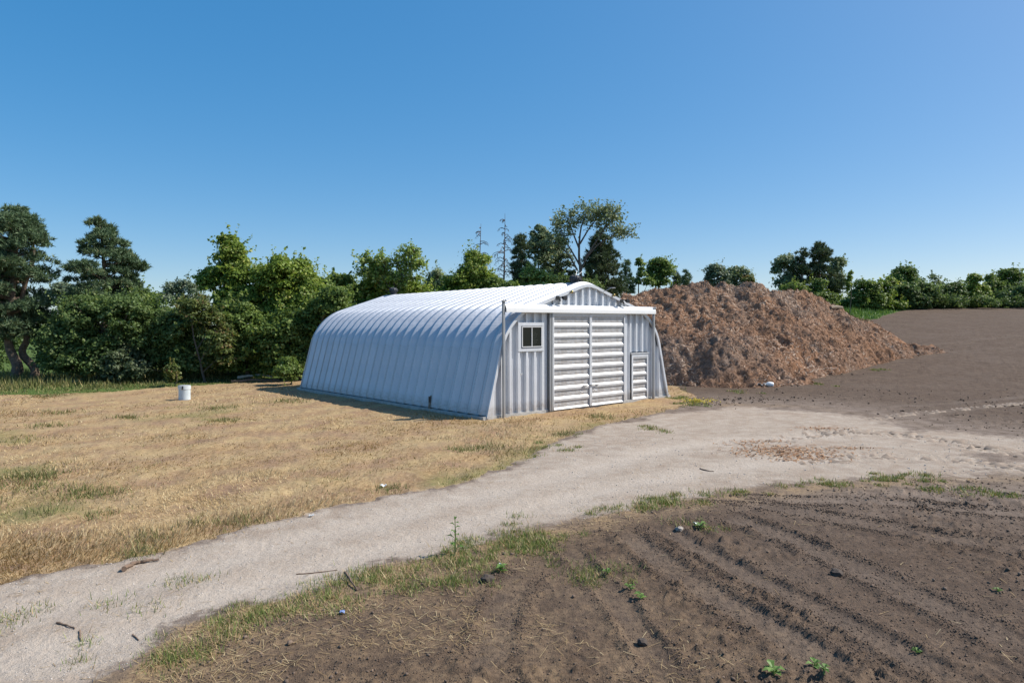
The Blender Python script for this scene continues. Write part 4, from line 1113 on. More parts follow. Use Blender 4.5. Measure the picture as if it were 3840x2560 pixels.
# right hand hedge
HEDGE = [
 ('shrub', 'leafy thicket left end of the hedge beyond the field', 96, 1990, [(1985, 660, 24, 18), (2005, 665, 22, 22), (1975, 680, 26, 22), (2010, 690, 28, 22), (1950, 700, 26, 16)], 8000, 'mid'),
 ('shrub', 'airy light bush of the hedge right of its left end', 98, 2035, [(2030, 665, 22, 24), (2045, 650, 14, 16), (2025, 690, 24, 20)], 6000, 'vine'),
 ('broadleaf_tree', 'round headed tree rising above the hedge', 106, 2080, [(2078, 628, 26, 18), (2060, 640, 18, 16), (2100, 645, 20, 16), (2080, 660, 30, 20)], 8000, 'mid'),
 ('shrub', 'broad dark bush in the middle of the hedge', 100, 2095, [(2080, 672, 34, 24), (2115, 668, 34, 24), (2095, 692, 44, 18), (2140, 680, 26, 22)], 14000, 'dark'),
 ('broadleaf_tree', 'spiky pale sapling above the dark bush of the hedge', 108, 2145, [(2143, 640, 11, 12), (2150, 655, 16, 12)], 1500, 'pale'),
 ('shrub', 'dark bush right of the middle of the hedge', 103, 2175, [(2165, 672, 28, 22), (2192, 668, 24, 22), (2180, 692, 36, 16)], 9000, 'dark'),
 ('broadleaf_tree', 'pointed light green tree in the right half of the hedge', 104, 2240, [(2238, 645, 18, 18), (2230, 670, 24, 22), (2252, 672, 22, 22), (2240, 692, 32, 16)], 9000, 'vine'),
 ('broadleaf_tree', 'small tree with thin top in the right half of the hedge', 108, 2275, [(2276, 640, 14, 12), (2280, 660, 22, 20), (2275, 685, 28, 20)], 6000, 'mid'),
 ('broadleaf_tree', 'dark round tree at the right edge above the hedge', 110, 2318, [(2318, 628, 24, 14), (2305, 645, 22, 18), (2335, 640, 22, 18), (2320, 665, 32, 22)], 9000, 'mid'),
 ('shrub', 'hedge thicket at the right edge of the photo', 104, 2330, [(2310, 685, 30, 20), (2345, 675, 30, 26), (2375, 680, 30, 24)], 9000, 'dark'),
]
for nm, lb, Y_, bx_, lo_, n_, mt_ in HEDGE:
    lo_ = lo_ + [(bx_ - 20, 702, 26, 13), (bx_ + 18, 702, 26, 13)]; n_ = int(n_ * 1.35)
    broadleaf(nm, lb, 'tree' if 'tree' in nm else 'shrub', Y_, bx_, lo_, n_, .25, mt_, .8, .12, group='hedge beyond the field')
# distant trees at the left
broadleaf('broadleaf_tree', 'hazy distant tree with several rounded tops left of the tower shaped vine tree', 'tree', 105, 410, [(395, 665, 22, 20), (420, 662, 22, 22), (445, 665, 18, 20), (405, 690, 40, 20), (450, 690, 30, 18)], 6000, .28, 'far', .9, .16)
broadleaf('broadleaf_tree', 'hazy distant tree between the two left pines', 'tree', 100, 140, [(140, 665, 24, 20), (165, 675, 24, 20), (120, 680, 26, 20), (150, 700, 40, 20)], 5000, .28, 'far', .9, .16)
broadleaf('broadleaf_tree', 'distant dark tree low behind the loose bush', 'tree', 110, 350, [(345, 685, 22, 18), (365, 690, 22, 18), (330, 700, 30, 18)], 4000, .28, 'mid', .9, .16)
# wood behind the left thicket, so that no bare land shows between the trunks
bk = []
for k in range(30):
    q = -120 + k * 50
    bk.append((q, 735 + 10 * math.sin(k * 1.7), 48, 26, random.uniform(-6, 6)))
rngb = np.random.default_rng(5)
Lb = [qlobe(*b[:4], 74, b[4]) for b in bk]
C, Nn, va = crown_pts(Lb, 26000, .9, rngb)
for k in range(26):
    q = -60 + k * 29
    Lb.append(qlobe(q, 838 + 8 * math.sin(k * 2.1), 34, 34, 45.5, 1.2 * math.sin(k * 1.3)))
    Lb.append(qlobe(q + 14, 790 + 10 * math.sin(k * 1.1), 34, 36, 48, 1.2 * math.sin(k * 1.9)))
for k in range(20):
    Lb.append(qlobe(1945 + k * 24, 694 + 4 * math.sin(k * 2.3), 20, 15, 101, 1.5 * math.sin(k * 1.7)))
    Lb.append(qlobe(1957 + k * 24, 676 + 6 * math.sin(k * 1.9), 18, 14, 106, 1.5 * math.sin(k * 1.1)))
for k in range(22):
    Lb.append(qlobe(735 + k * 29, 682 + 5 * math.sin(k * 1.7), 24, 16, 54.5, .8 * math.sin(k * 2.2)))
Lb = [l for l in Lb if not (l[1] < 52 and (-34.5 < l[0] < -30.0))]
C, Nn, va = crown_pts(Lb, 62000, .8, rngb)
ob = obj('distant_wood', leaves_mesh('distant_wood', C, Nn, .24, .17, va), LM['dark'])
tag(ob, 'low scrub and undergrowth filling in between and behind the trees', 'woodland', kind='stuff')

# ------------------------------------------------------------------ GRASS, WEEDS, STRAW, CLODS
M_DRY = leaf_mat('dry_straw_blade', (.26, .172, .085), (.48, .35, .18), (.64, .52, .31), .2, .7)
M_GRN = leaf_mat('green_grass_blade', (.085, .135, .028), (.19, .255, .06), (.36, .36, .14), .25, .6)
M_OLV = leaf_mat('olive_grass_blade', (.12, .125, .040), (.26, .235, .085), (.48, .38, .19), .25, .65)
M_OLV2 = leaf_mat('dull_green_blade', (.085, .105, .03), (.19, .205, .07), (.38, .32, .15), .25, .65)
M_WEED = leaf_mat('weed_leaf', (.07, .135, .03), (.15, .26, .06), (.24, .34, .10), .3, .5)
def blades(name, x, y, h, w, lean, mat, label, var=None, cat='grass', az=None):
    n = len(x); z = gz(x, y) - .008
    az = RNG.uniform(0, 2 * np.pi, n) if az is None else az
    ln = h * lean
    tip = np.stack([x + np.cos(az) * ln, y + np.sin(az) * ln, z + h * np.sqrt(np.clip(1 - lean ** 2, .04, 1))], 1)
    pa = az + np.pi / 2 + RNG.uniform(-.6, .6, n); bx_ = np.cos(pa) * w / 2; by_ = np.sin(pa) * w / 2
    V_ = np.stack([np.stack([x - bx_, y - by_, z], 1), np.stack([x + bx_, y + by_, z], 1), tip], 1).reshape(-1, 3)
    me = mesh_np(name, V_, np.arange(3 * n).reshape(-1, 3)); attr(me, 'v', RNG.random(n) if var is None else var, 'FACE')
    o = obj(name, me, mat); tag(o, label, cat, kind='stuff'); return o
def sample(n, y0, y1, k=.84, x0=-1, x1=1):
    y = 1.0 / RNG.uniform(1 / y1, 1 / y0, n); x = RNG.uniform(x0, x1, n) * k * (y + 1.0); return x, y
IN_HUT = np.array([(BX - math.sin(TH) * b + math.cos(TH) * a, BY + math.cos(TH) * b + math.sin(TH) * a) for a, b in ((-.1, -.2), (BW + .1, -.2), (BW + .1, BL + .2), (-.1, BL + .2))])

x, y = sample(230000, 8.0, 42.0)
_, la, so, gd, ld, sd = zones(x, y)
pgn = patch_green(x, y); thin = fbm(x * .5, y * .5, 91, 3)
near_edge = np.exp(-np.abs(gd) / 1.0)
ok = (la > .35) & (poly_sd(x, y, IN_HUT) < 0) & (RNG.random(len(x)) < .50 + 1.3 * thin + .3 * near_edge)
x, y, pgn, near_edge, thin = x[ok], y[ok], pgn[ok], near_edge[ok], thin[ok]
isg = RNG.random(len(x)) < sstep(.12, .65, pgn + .45 * near_edge + fbm(x * 1.5, y * 1.5, 93, 2) * .4) * .6
dist = np.hypot(x, y)
h = RNG.uniform(.03, .10, len(x)) * (1 + .7 * sstep(.1, .5, thin)); w = np.maximum(.006, dist * .0010) * RNG.uniform(.8, 1.6, len(x)); lean = RNG.uniform(.45, .97, len(x))
m_ = ~isg
swirl = fbm(x * .25, y * .25, 95, 2) * 6
blades('dry_grass', x[m_], y[m_], h[m_], w[m_], lean[m_], M_DRY, 'dry golden mown grass covering the lawn', az=(swirl + RNG.normal(size=len(x)) * .9)[m_])
blades('green_grass', x[isg], y[isg], h[isg] * 1.1, w[isg], lean[isg] * .85, M_OLV, 'olive green grass patches in the dry lawn')
# greener tufts in the lawn
tx, ty = sample(300, 9.0, 38.0); z_ = zones(tx, ty)
ok = (z_[1] > .8) & (poly_sd(tx, ty, IN_HUT) < -.1) & (patch_green(tx, ty) + .5 * np.exp(-np.abs(z_[3])) > .12)
tx, ty = tx[ok], ty[ok]
k = RNG.integers(0, len(tx), 7000); sp = .10 + .008 * np.hypot(tx, ty)[k]
x = tx[k] + RNG.normal(size=7000) * sp; y = ty[k] + RNG.normal(size=7000) * sp
d_ = np.hypot(x, y)
blades('grass_tufts', x, y, RNG.uniform(.06, .2, len(x)), np.maximum(.008, d_ * .001), RNG.uniform(.3, .9, len(x)), M_OLV2, 'small fresh green tufts dotted over the dry lawn')

# tall rough grass between lawn and trees
x, y = sample(150000, 27.0, 60.0, 1.0, -1, .25)
z_ = zones(x, y); back = -z_[4]
ok = (z_[1] < .7) & (z_[0] < .2) & (z_[2] < .3) & (back < 14) & (poly_sd(x, y, IN_HUT) < -.3) & (y > 24)
ok2 = RNG.random(ok.sum()) < .35 + .65 * sstep(-.2, .3, fbm(x[ok] * .8, y[ok] * .8, 99, 3))
x, y, back = x[ok][ok2], y[ok][ok2], back[ok][ok2]
h = (.06 + .40 * sstep(0.8, 6.0, back)) * RNG.uniform(.5, 1.4, len(x)) * (.6 + .8 * (fbm(x * .5, y * .5, 97, 3) * .5 + .5))
tan = RNG.random(len(x)) < .22 + .6 * sstep(.1, .45, fbm(x * .45, y * .3, 98, 3)) * sstep(5, 2.0, back)
w = np.hypot(x, y) * .0011 * RNG.uniform(.8, 1.5, len(x)); lean = RNG.uniform(.1, .7, len(x))
blades('tall_grass', x[~tan], y[~tan], h[~tan], w[~tan], lean[~tan], M_OLV2, 'tall green rough grass along the foot of the trees')
blades('tall_dry_grass', x[tan], y[tan], h[tan] * 1.15, w[tan], lean[tan], M_OLV, 'dry seeding stalks in the rough grass by the trees')

# bright weeds beyond the field
x, y = sample(60000, 66.0, 135.0, 1.0, .25, .85)
z_ = zones(x, y); ok = (z_[2] < .3) & (-z_[5] < 16) & (pile_h(x, y) < base_z(x, y) + .05)
x, y = x[ok], y[ok]; edge_ = -poly_sd(x, y, P_SOIL)
h = RNG.uniform(.25, .9, len(x)) * (.45 + .8 * sstep(0, 5, edge_))
blades('meadow_weeds', x, y, h, np.full(len(x), .13) * RNG.uniform(.6, 1.4, len(x)), RNG.uniform(.05, .7, len(x)), M_WEED, 'bright green weeds growing beyond the edge of the soil field', cat='weeds')

# weeds and grass along the field side of the track
LO = smooth_line(Q([(p[0], p[1]) for p in GR_LO[1:]]), 8)
cl = []
for i in range(430):
    j = random.randrange(len(LO) - 1); t = random.random(); p = LO[j] * (1 - t) + LO[j + 1] * t
    e_ = LO[j + 1] - LO[j]; nrm_ = np.array([-e_[1], e_[0]]) / (np.linalg.norm(e_) + 1e-9)
    off = random.gauss(.22, .26)
    c = p + nrm_ * off
    if float(poly_sd([c[0]], [c[1]], P_GRAVEL)[0]) > .25: c = p - nrm_ * abs(off)
    f_ = float(fbm(np.array([c[0] * .7]), np.array([c[1] * .7]), 101, 3)[0])
    if f_ < .2 and random.random() < .94: continue
    cl.append((c[0], c[1], random.uniform(.04, .15)))
for q, n_ in (((1080, 1298), 16), ((1040, 1330), 14), ((1215, 1250), 14), ((1180, 1258), 10), ((1355, 1330), 8), ((1250, 1235), 8), ((1460, 1170), 8), ((400, 1520), 10), ((430, 1495), 8), ((760, 1388), 8), ((690, 1400), 6), ((830, 1335), 5), ((960, 1345), 8), ((2150, 1128), 10), ((1690, 1132), 8), ((2300, 1140), 8), ((1900, 1115), 6),
              ((1280, 1278), 5), ((1370, 1315), 6), ((1608, 1215), 6)):
    p = gnd(*q); s_ = .02 * p[1] + .05
    for i in range(n_): cl.append((p[0] + random.gauss(0, s_), p[1] + random.gauss(0, s_ * .6), random.uniform(.05, .14)))
for q, n_ in (((1500, 985), 6), ((1600, 925), 14), ((1560, 915), 10), ((1880, 885), 5), ((1700, 900), 4), ((1270, 1030), 8), ((2030, 850), 4), ((80, 1415), 6), ((260, 1375), 3), ((330, 1400), 3)):
    p = gnd(*q)
    for i in range(n_): cl.append((p[0] + random.gauss(0, .35), p[1] + random.gauss(0, .5), random.uniform(.08, .18)))
cl = np.array(cl); nb = 26000
k = RNG.integers(0, len(cl), nb); x = cl[k, 0] + RNG.normal(size=nb) * cl[k, 2]; y = cl[k, 1] + RNG.normal(size=nb) * cl[k, 2]
d_ = np.hypot(x, y)
dry = RNG.random(nb) < .25
h = RNG.uniform(.03, .12, nb) * (.6 + cl[k, 2] * 4); w = np.maximum(.006, d_ * .0011)
blades('verge_grass', x[~dry], y[~dry], h[~dry], w[~dry], RNG.uniform(.2, .9, nb)[~dry], M_GRN, 'clumps of green grass along the field side of the gravel track')
blades('verge_straw', x[dry], y[dry], h[dry] * 1.3, w[dry], RNG.uniform(.5, .98, nb)[dry], M_DRY, 'dry stalks among the green clumps beside the track')

# loose straw on the soil by the track and along the bottom of the picture
x, y = sample(40000, 4.6, 30.0); z_ = zones(x, y)
ve = verge_amt(x, y, z_[3]) * sstep(16, 6, x) + .75 * sstep(5.0, -1.5, x + .45 * y - 2.2) * (z_[2] > .5) + .03
pt = sstep(-.15, .35, fbm(x * 1.1, y * 1.1, 105, 3))
ok = (z_[2] > .4) & (RNG.random(len(x)) < ve * pt)
x, y = x[ok], y[ok]; n = len(x); z = gz(x, y) + .012
A_ = unit(np.stack([RNG.normal(size=n), RNG.normal(size=n), RNG.normal(size=n) * .18], 1)); B_ = unit(np.cross(A_, np.array([0, 0, 1.0])))
d_ = np.hypot(x, y)
o = strips(np.stack([x, y, z], 1), A_, B_, RNG.uniform(.05, .22, n), np.maximum(.005, d_ * .0008), 'loose_straw', RNG.random(n), M_DRY)
tag(o, 'loose dry straw scattered over the soil beside the track', 'straw', kind='stuff')
# bits on the gravel
x, y = sample(7000, 4.6, 34.0); z_ = zones(x, y); ok = (z_[0] > .6) & (RNG.random(len(x)) < .15 + .8 * sstep(.05, .4, fbm(x * .8, y * .8, 107, 3)))
x, y = x[ok], y[ok]; n = len(x)
A_ = unit(np.stack([RNG.normal(size=n), RNG.normal(size=n), RNG.normal(size=n) * .1], 1)); B_ = unit(np.cross(A_, np.array([0, 0, 1.0])))
o = strips(np.stack([x, y, gz(x, y) + .008], 1), A_, B_, RNG.uniform(.03, .12, n), np.maximum(.006, np.hypot(x, y) * .0009), 'track_litter', RNG.random(n) * .7, M_DRY)
tag(o, 'bits of straw and chaff lying on the gravel track', 'straw', kind='stuff')
# orange wood chips spilled on the track
pc = [(1800, 1036, 1.2, .7, 650), (1845, 1050, .8, .5, 260), (1740, 1014, .9, .4, 130), (1890, 985, .8, .4, 150), (1950, 1030, .6, .3, 70)]
xs, ys = [], []
for qx, qy, sx_, sy_, n_ in pc:
    p = gnd(qx, qy); xs.append(p[0] + RNG.normal(size=n_) * sx_ * .6); ys.append(p[1] + RNG.normal(size=n_) * sy_ * .6)
x, y = np.concatenate(xs), np.concatenate(ys); n = len(x)
M_CHIPO = leaf_mat('orange_chip', (.22, .11, .055), (.42, .24, .13), (.55, .38, .24), .02, .9)
A_ = unit(np.stack([RNG.normal(size=n), RNG.normal(size=n), RNG.normal(size=n) * .2], 1)); B_ = unit(np.cross(A_, np.array([0, 0, 1.0])))
o = strips(np.stack([x, y, gz(x, y) + .012], 1), A_, B_, RNG.uniform(.05, .16, n), RNG.uniform(.02, .045, n), 'spilled_chips', RNG.random(n), M_CHIPO)
tag(o, 'orange brown wood chips spilled on the gravel in front of the pile', 'wood chips', kind='stuff')

# soil clods
def lumps(name, x, y, r, mat, label, sink=.35, cat='soil'):
    t = (1 + 5 ** .5) / 2
    iv = unit(np.array([(-1, t, 0), (1, t, 0), (-1, -t, 0), (1, -t, 0), (0, -1, t), (0, 1, t), (0, -1, -t), (0, 1, -t), (t, 0, -1), (t, 0, 1), (-t, 0, -1), (-t, 0, 1)], float))
    fc = np.array([(0, 11, 5), (0, 5, 1), (0, 1, 7), (0, 7, 10), (0, 10, 11), (1, 5, 9), (5, 11, 4), (11, 10, 2), (10, 7, 6), (7, 1, 8), (3, 9, 4), (3, 4, 2), (3, 2, 6), (3, 6, 8), (3, 8, 9), (4, 9, 5), (2, 4, 11), (6, 2, 10), (8, 6, 7), (9, 8, 1)])
    n = len(x); sc = RNG.uniform(.6, 1.3, (n, 12, 1)); an = RNG.uniform(.6, 1.3, (n, 1, 3)) * np.array([1, 1, .75])
    a = RNG.uniform(0, 6.28, n); ca, sa = np.cos(a)[:, None], np.sin(a)[:, None]
    P = iv[None] * sc * an * r[:, None, None]
    P = np.stack([P[..., 0] * ca - P[..., 1] * sa, P[..., 0] * sa + P[..., 1] * ca, P[..., 2]], -1)
    P += np.stack([x, y, gz(x, y) + r * (1 - sink) * .6], 1)[:, None, :]
    F_ = (np.arange(n)[:, None, None] * 12 + fc[None]).reshape(-1, 3)
    o = obj(name, mesh_np(name, P.reshape(-1, 3), F_), mat); tag(o, label, cat, kind='stuff'); return o
x, y = sample(22000, 4.4, 34.0); z_ = zones(x, y)
keep = (z_[2] > .7) & (-z_[3] > .5) & (RNG.random(len(x)) < .25 + .75 * sstep(-.1, .4, fbm(x * .5, y * .5, 111, 3)))
x, y = x[keep], y[keep]; d_ = np.hypot(x, y)
on_tr = np.zeros(len(x), bool)
for P, w_, dep, lug, pale in TRACKS:
    dd, _, _ = line_d(x, y, P); on_tr |= np.abs(dd) < w_ * .9
x, y, d_ = x[~on_tr], y[~on_tr], d_[~on_tr]
r = np.maximum(.005, d_ * .0006) * (1 + RNG.exponential(.8, len(x))); r = np.minimum(r, .06)
lumps('soil_clods', x, y, r, M_GROUND_CLOD if 'M_GROUND_CLOD' in globals() else plain('clod_soil', (.155, .110, .080), .95, 0, .35, 6, .5), 'small clods of dark soil scattered over the field')
x, y = sample(7000, 4.4, 20.0); z_ = zones(x, y); keep = (z_[0] > .7); x, y = x[keep], y[keep]
lumps('gravel_stones', x, y, np.maximum(.005, np.hypot(x, y) * .0006) * RNG.uniform(.7, 1.9, len(x)), plain('pale_stone', (.48, .44, .40), .9, 0, .35, 9), 'pale loose stones on the gravel track', cat='gravel')
# turned up earth in heaps: near the pile and along the far edge of the field
xs, ys, rs = [], [], []
for qx, qy, sx_, sy_, n_, r_ in ((1640, 928, .7, .5, 40, .045), (1690, 920, 1.1, .5, 60, .055), (1760, 915, 1.4, .5, 50, .05), (1900, 860, .9, .5, 30, .07), (1780, 888, .7, .3, 30, .08)):
    p = gnd(qx, qy); xs.append(p[0] + RNG.normal(size=n_) * sx_); ys.append(p[1] + RNG.normal(size=n_) * sy_); rs.append(r_ * RNG.uniform(.3, 1.1, n_))
n_ = 420; xs.append(RNG.uniform(58, 100, n_)); ys.append(113.5 + RNG.normal(size=n_) * .8); rs.append(RNG.uniform(.15, .55, n_))
lumps('earth_heaps', np.concatenate(xs), np.concatenate(ys), np.concatenate(rs), plain('dark_earth', (.13, .092, .068), .95, 0, .35, 3, .5), 'dark turned up earth heaped at the field edges')

# ------------------------------------------------------------------ SMALL THINGS
def P3(qx, qy, dz=0.0):
    p = gnd(qx, qy); return Vector((p[0], p[1], gz1(*p) + dz))
# white ribbed well pipe with collar and lid
bp = P3(424, 917); root = empty('ribbed_pipe', bp)
prof = [(.235, -.15), (.235, .0)]
for k in range(13):
    z0 = .0 + k * .036; prof += [(.238, z0 + .004), (.250, z0 + .012), (.250, z0 + .022), (.238, z0 + .030)]
prof += [(.238, .475), (.02, .478)]
M_PIPE = plain('white_plastic_pipe', (.62, .68, .70), .45, 0, .08, 5)
MB().lathe(prof, 32).build('barrel', M_PIPE, root, smooth=False)
MB().lathe([(.245, .47), (.262, .475), (.268, .50), (.268, .58), (.272, .60), (.272, .625), (.262, .63), (.20, .632)], 32).build('collar', M_PIPE, root)
MB().lathe([(.02, .628), (.262, .631), (.262, .645), (.24, .655), (.02, .66)], 32).build('lid', plain('grey_lid', (.36, .37, .37), .6, 0, .15), root)
MB().box(.03, .07, -.30, -.262, .50, .64).box(.035, .065, -.33, -.30, .49, .56).build('hasp', M_BLACK, root)
tag(root, 'white ribbed plastic well pipe with grey lid standing on the dry lawn', 'well cap')

def stick(name, label, qs, r, mat, cat='stick', lift=0.0):
    pts = [P3(q[0], q[1], r * .8 + (q[2] if len(q) > 2 else 0) + lift) for q in qs]
    o_ = pts[0].copy(); D = smooth_line([tuple(p - o_) for p in pts], 4)
    n_ = len(D); m = MB().tube([Vector(p) + Vector((random.uniform(-1, 1), random.uniform(-1, 1), random.uniform(-.3, .6))) * r * .5 for p in D], [r * (1 - .55 * i / n_) * random.uniform(.85, 1.15) for i in range(n_)], 7)
    o = m.build(name, mat, None, o_); tag(o, label, cat); return o
M_PALEWOOD = plain('bleached_wood', (.52, .45, .37), .85, 0, .25, 14, .4)
M_BROWNW = plain('brown_stick', (.17, .115, .08), .9, 0, .35, 12, .4)
stick('log', 'bleached split log lying in the rough grass left of the building', [(545, 873, .12), (570, 872, .18), (600, 871, .22), (625, 872, .14)], .09, M_PALEWOOD, 'log')
stick('log', 'dark half rotten log under the bleached split log', [(530, 878, .0), (580, 876, .03), (640, 874, .02)], .08, M_BROWNW, 'log')
stick('fallen_trunk', 'grey fallen trunk leaning in the thicket behind the bleached log', [(500, 848, .5), (560, 846, .75), (610, 850, .65), (650, 862, .25)], .10, M_DEAD, 'log')
stick('fallen_trunk', 'thin grey fallen pole crossing the thicket', [(505, 838, .9), (545, 850, .5), (580, 862, .2)], .05, M_DEAD, 'log')
stick('branch', 'bare grey branch in the grass below the dark bush', [(150, 880, .05), (170, 882, .1), (190, 878, .2)], .05, M_PALEWOOD)
stick('branch', 'grey dead branch between the dark bush and the white pipe', [(318, 872, .1), (335, 868, .45), (350, 867, .5), (372, 868, .35)], .045, M_DEAD)
stick('branch', 'pale upright broken branch left of the dark bush', [(155, 880, .0), (163, 872, .35), (170, 866, .7)], .035, M_PALEWOOD)
stick('stick', 'curved dark stick with peeled ends on the left of the track', [(284, 1310), (305, 1296), (330, 1290), (362, 1286)], .032, M_BROWNW)
stick('stick', 'leaning stick poking out of the verge', [(793, 1325, .06), (806, 1340, .03), (820, 1356)], .018, M_BROWNW)
stick('stick', 'long thin reddish twig on the middle of the track', [(680, 1312), (720, 1309), (775, 1304)], .008, M_BROWNW)
stick('twig', 'forked twig on the lower left of the track', [(130, 1430), (160, 1438), (172, 1443)], .012, M_BROWNW)
stick('twig', 'short upright looking twig left of the bottom verge', [(184, 1445), (184, 1458), (186, 1468)], .010, M_BROWNW)
stick('twig', 'small slanting twig nearest the verge on the lower left track', [(305, 1453), (313, 1460), (318, 1467)], .010, M_BROWNW)
stick('stick', 'pair of thin sticks lying on the right part of the track', [(1608, 1076), (1625, 1080), (1640, 1082)], .014, M_BROWNW)
stick('branch', 'dark forked branch in front of the chip pile', [(2985 / QS, 1420 / QS, .1), (3010 / QS, 1418 / QS, .2), (3030 / QS, 1432 / QS, .0)], .03, M_BROWNW)

# long board stuck in the pile
def on_pile(qx, qy, lift=0.0):
    d = ray(qx, qy)
    Y = 34.0
    while Y < 60:
        if HC + d.z * Y < float(pile_h(np.array([d.x * Y]), np.array([Y]))[0]) + lift: break
        Y += .05
    return Vector((d.x * Y, Y, HC + d.z * Y))
p = on_pile(1908, 706, .1); q = on_pile(1935, 706, .1)
m = MB().tube([p - p, (q - p) * .5 + Vector((0, 0, .04)), q - p], [.10, .12, .08], 6)
tag(m.build('plank', M_WOOD, None, p), 'short grey plank sticking out of the right shoulder of the chip pile', 'plank')
for i, (a_, b_, lb) in enumerate((((1494, 806), (1526, 790), 'dark straight branch lying in the pile close to the building'), ((1400 / QS + 700, 700), (1580, 690), 'x'))):
    if lb == 'x': continue
    p = on_pile(*a_, .1); q = on_pile(*b_, .1)
    tag(MB().tube([p - p, q - p], [.06, .035], 6).build('branch', M_BROWNW, None, p), lb, 'branch')

# black roll, white plastic pieces beside the pile
p = P3(1714, 886)
rr_ = MB(); rr_.lathe([(.05, 0), (.13, .0), (.145, .03), (.15, .25), (.14, .5), (.15, .75), (.145, .82), (.12, .84), (.05, .80)], 16)
o = rr_.build('plastic_roll', M_BLACK, None, p + Vector((-.28, 0, .11)), smooth=True); o.rotation_euler = (0, math.radians(86), math.radians(14))
tag(o, 'black plastic roll lying at the foot of the chip pile', 'plastic roll')
M_WPL = plain('white_plastic', (.74, .75, .74), .45, 0, .06, 6)
p = P3(1758, 890)
jug = MB().lathe([(.03, 0), (.12, .01), (.14, .05), (.14, .24), (.11, .32), (.045, .38), (.04, .44), (.02, .45)], 14)
o = jug.build('plastic_jug', M_WPL, None, p + Vector((.42, 0, .12)), smooth=True); o.rotation_euler = (0, math.radians(-84), math.radians(-8))
tag(o, 'white plastic jug lying at the foot of the chip pile', 'jug')
sh = MB(); sh.sheet([[(a * .10, b * .13, .02 + .16 * abs(math.sin(a * 1.9 + b)) * (1 - b / 3)) for b in range(-1, 3)] for a in range(5)])
o = sh.build('plastic_sheet', M_WPL, None, p + Vector((-.42, 0, 0.02)), smooth=True); so2 = o.modifiers.new('thickness', 'SOLIDIFY'); so2.thickness = .01
tag(o, 'crumpled white plastic sheet left of the jug', 'plastic scrap')
p = P3(1773, 868); sh = MB(); sh.sheet([[(a * .09, b * .1, .05 + .14 * math.sin(a * 1.3) * math.cos(b * .9)) for b in range(4)] for a in range(4)])
o = sh.build('paper_scrap', M_WPL, None, p); o.modifiers.new('thickness', 'SOLIDIFY').thickness = .008
tag(o, 'small white scrap on the pile edge above the jug', 'litter')
def scrap(q, label, mat, s=.06, seed=0):
    rr = random.Random(seed); p = P3(*q); m = MB()
    m.sheet([[(a * s * .5 + rr.uniform(-.2, .2) * s, b * s * .5 + rr.uniform(-.2, .2) * s, .01 + rr.uniform(0, .8) * s) for b in range(4)] for a in range(4)])
    o = m.build('litter', mat, None, p); o.modifiers.new('thickness', 'SOLIDIFY').thickness = .004
    tag(o, label, 'litter')
scrap((873, 1116), 'white scrap of paper at the lawn edge of the track', M_WPL, .08, 1)
scrap((709, 1487 / 1.0 - 300), 'tiny white scrap on the dry lawn', M_WPL, .05, 2)
scrap((780, 1411), 'small blue and white wrapper in the verge', plain('blue_white', (.25, .34, .62), .5, 0, .5, 60), .035, 3)
scrap((1145, 1300), 'pale paper strip in the straw of the verge', M_WPL, .035, 4)
scrap((1596, 1210), 'white rag on the soil beside the green tuft', M_WPL, .06, 5)
for i, (q, s_, lb) in enumerate((((1560, 1219), .07, 'pale grey stone on the soil left of the green tuft'), ((1920, 1322), .085, 'dark angular clod standing in the middle of the field'), ((1500 - 25, 1478), .06, 'dark clod beside the hole at the bottom of the field'), ((1175 - 55, 1336), .09, 'brown clod at the lower verge by the tread marks'))):
    import bmesh
    bm = bmesh.new(); bmesh.ops.create_icosphere(bm, subdivisions=2, radius=s_); rr = random.Random(i)
    for v in bm.verts: v.co *= rr.uniform(.75, 1.12); v.co.z *= .7
    me = bpy.data.meshes.new('stone'); bm.to_mesh(me); bm.free()
    pale = 'pale' in lb
    o = obj('stone' if pale else 'clod', me, plain('stone%d' % i, (.33, .29, .25) if pale else (.075, .058, .047), .95, 0, .3, 14, .6), None, P3(*q, s_ * .35)); tag(o, lb, 'stone' if pale else 'clod')

# broad leaved seedlings
def seedling(q, label, s, n, seed, tall=False, name='seedling'):
    rr = random.Random(seed); rng = np.random.default_rng(seed); p = P3(*q); root = empty(name, p)
    m = MB(); H = s * (3.2 if tall else .7)
    m.tube([(0, 0, -.02), (.01, .01, H * .5), (.0, .02, H)], [.012, .009, .005], 5); m.build('stem', M_WEEDST, root)
    for k in range(n):
        an = k * 2.4 + rr.uniform(-.3, .3); z = H * (.15 + .85 * k / n); L = s * rr.uniform(.7, 1.1) * (1 if not tall else .75 * (1.1 - .5 * k / n)); w = L * .32; up = rr.uniform(.25, .9)
        d = Vector((math.cos(an), math.sin(an), 0)); t = Vector((-math.sin(an), math.cos(an), 0)); c = Vector((0, 0, z))
        a0 = c; a1 = c + d * L * .5 + Vector((0, 0, L * up * .4)); a2 = c + d * L + Vector((0, 0, L * up * .35))
        lf = MB(); lf.add([a0 - t * .004, a0 + t * .004, a1 + t * w + Vector((0, 0, .012)), a1, a1 - t * w + Vector((0, 0, .012)), a2], [(0, 3, 4), (0, 1, 2, 3), (3, 2, 5), (4, 3, 5)])
        me = lf.mesh('leaf'); attr(me, 'v', [rr.uniform(.3, .9)] * 4, 'FACE'); obj('leaf', me, M_WEED, root)
    tag(root, label, 'weed')
M_WEEDST = plain('weed_stem', (.12, .17, .05), .6)
seedling((1045, 1272), 'tall dark weed standing alone on the track verge', .17, 12, 1, True, 'tall_weed')
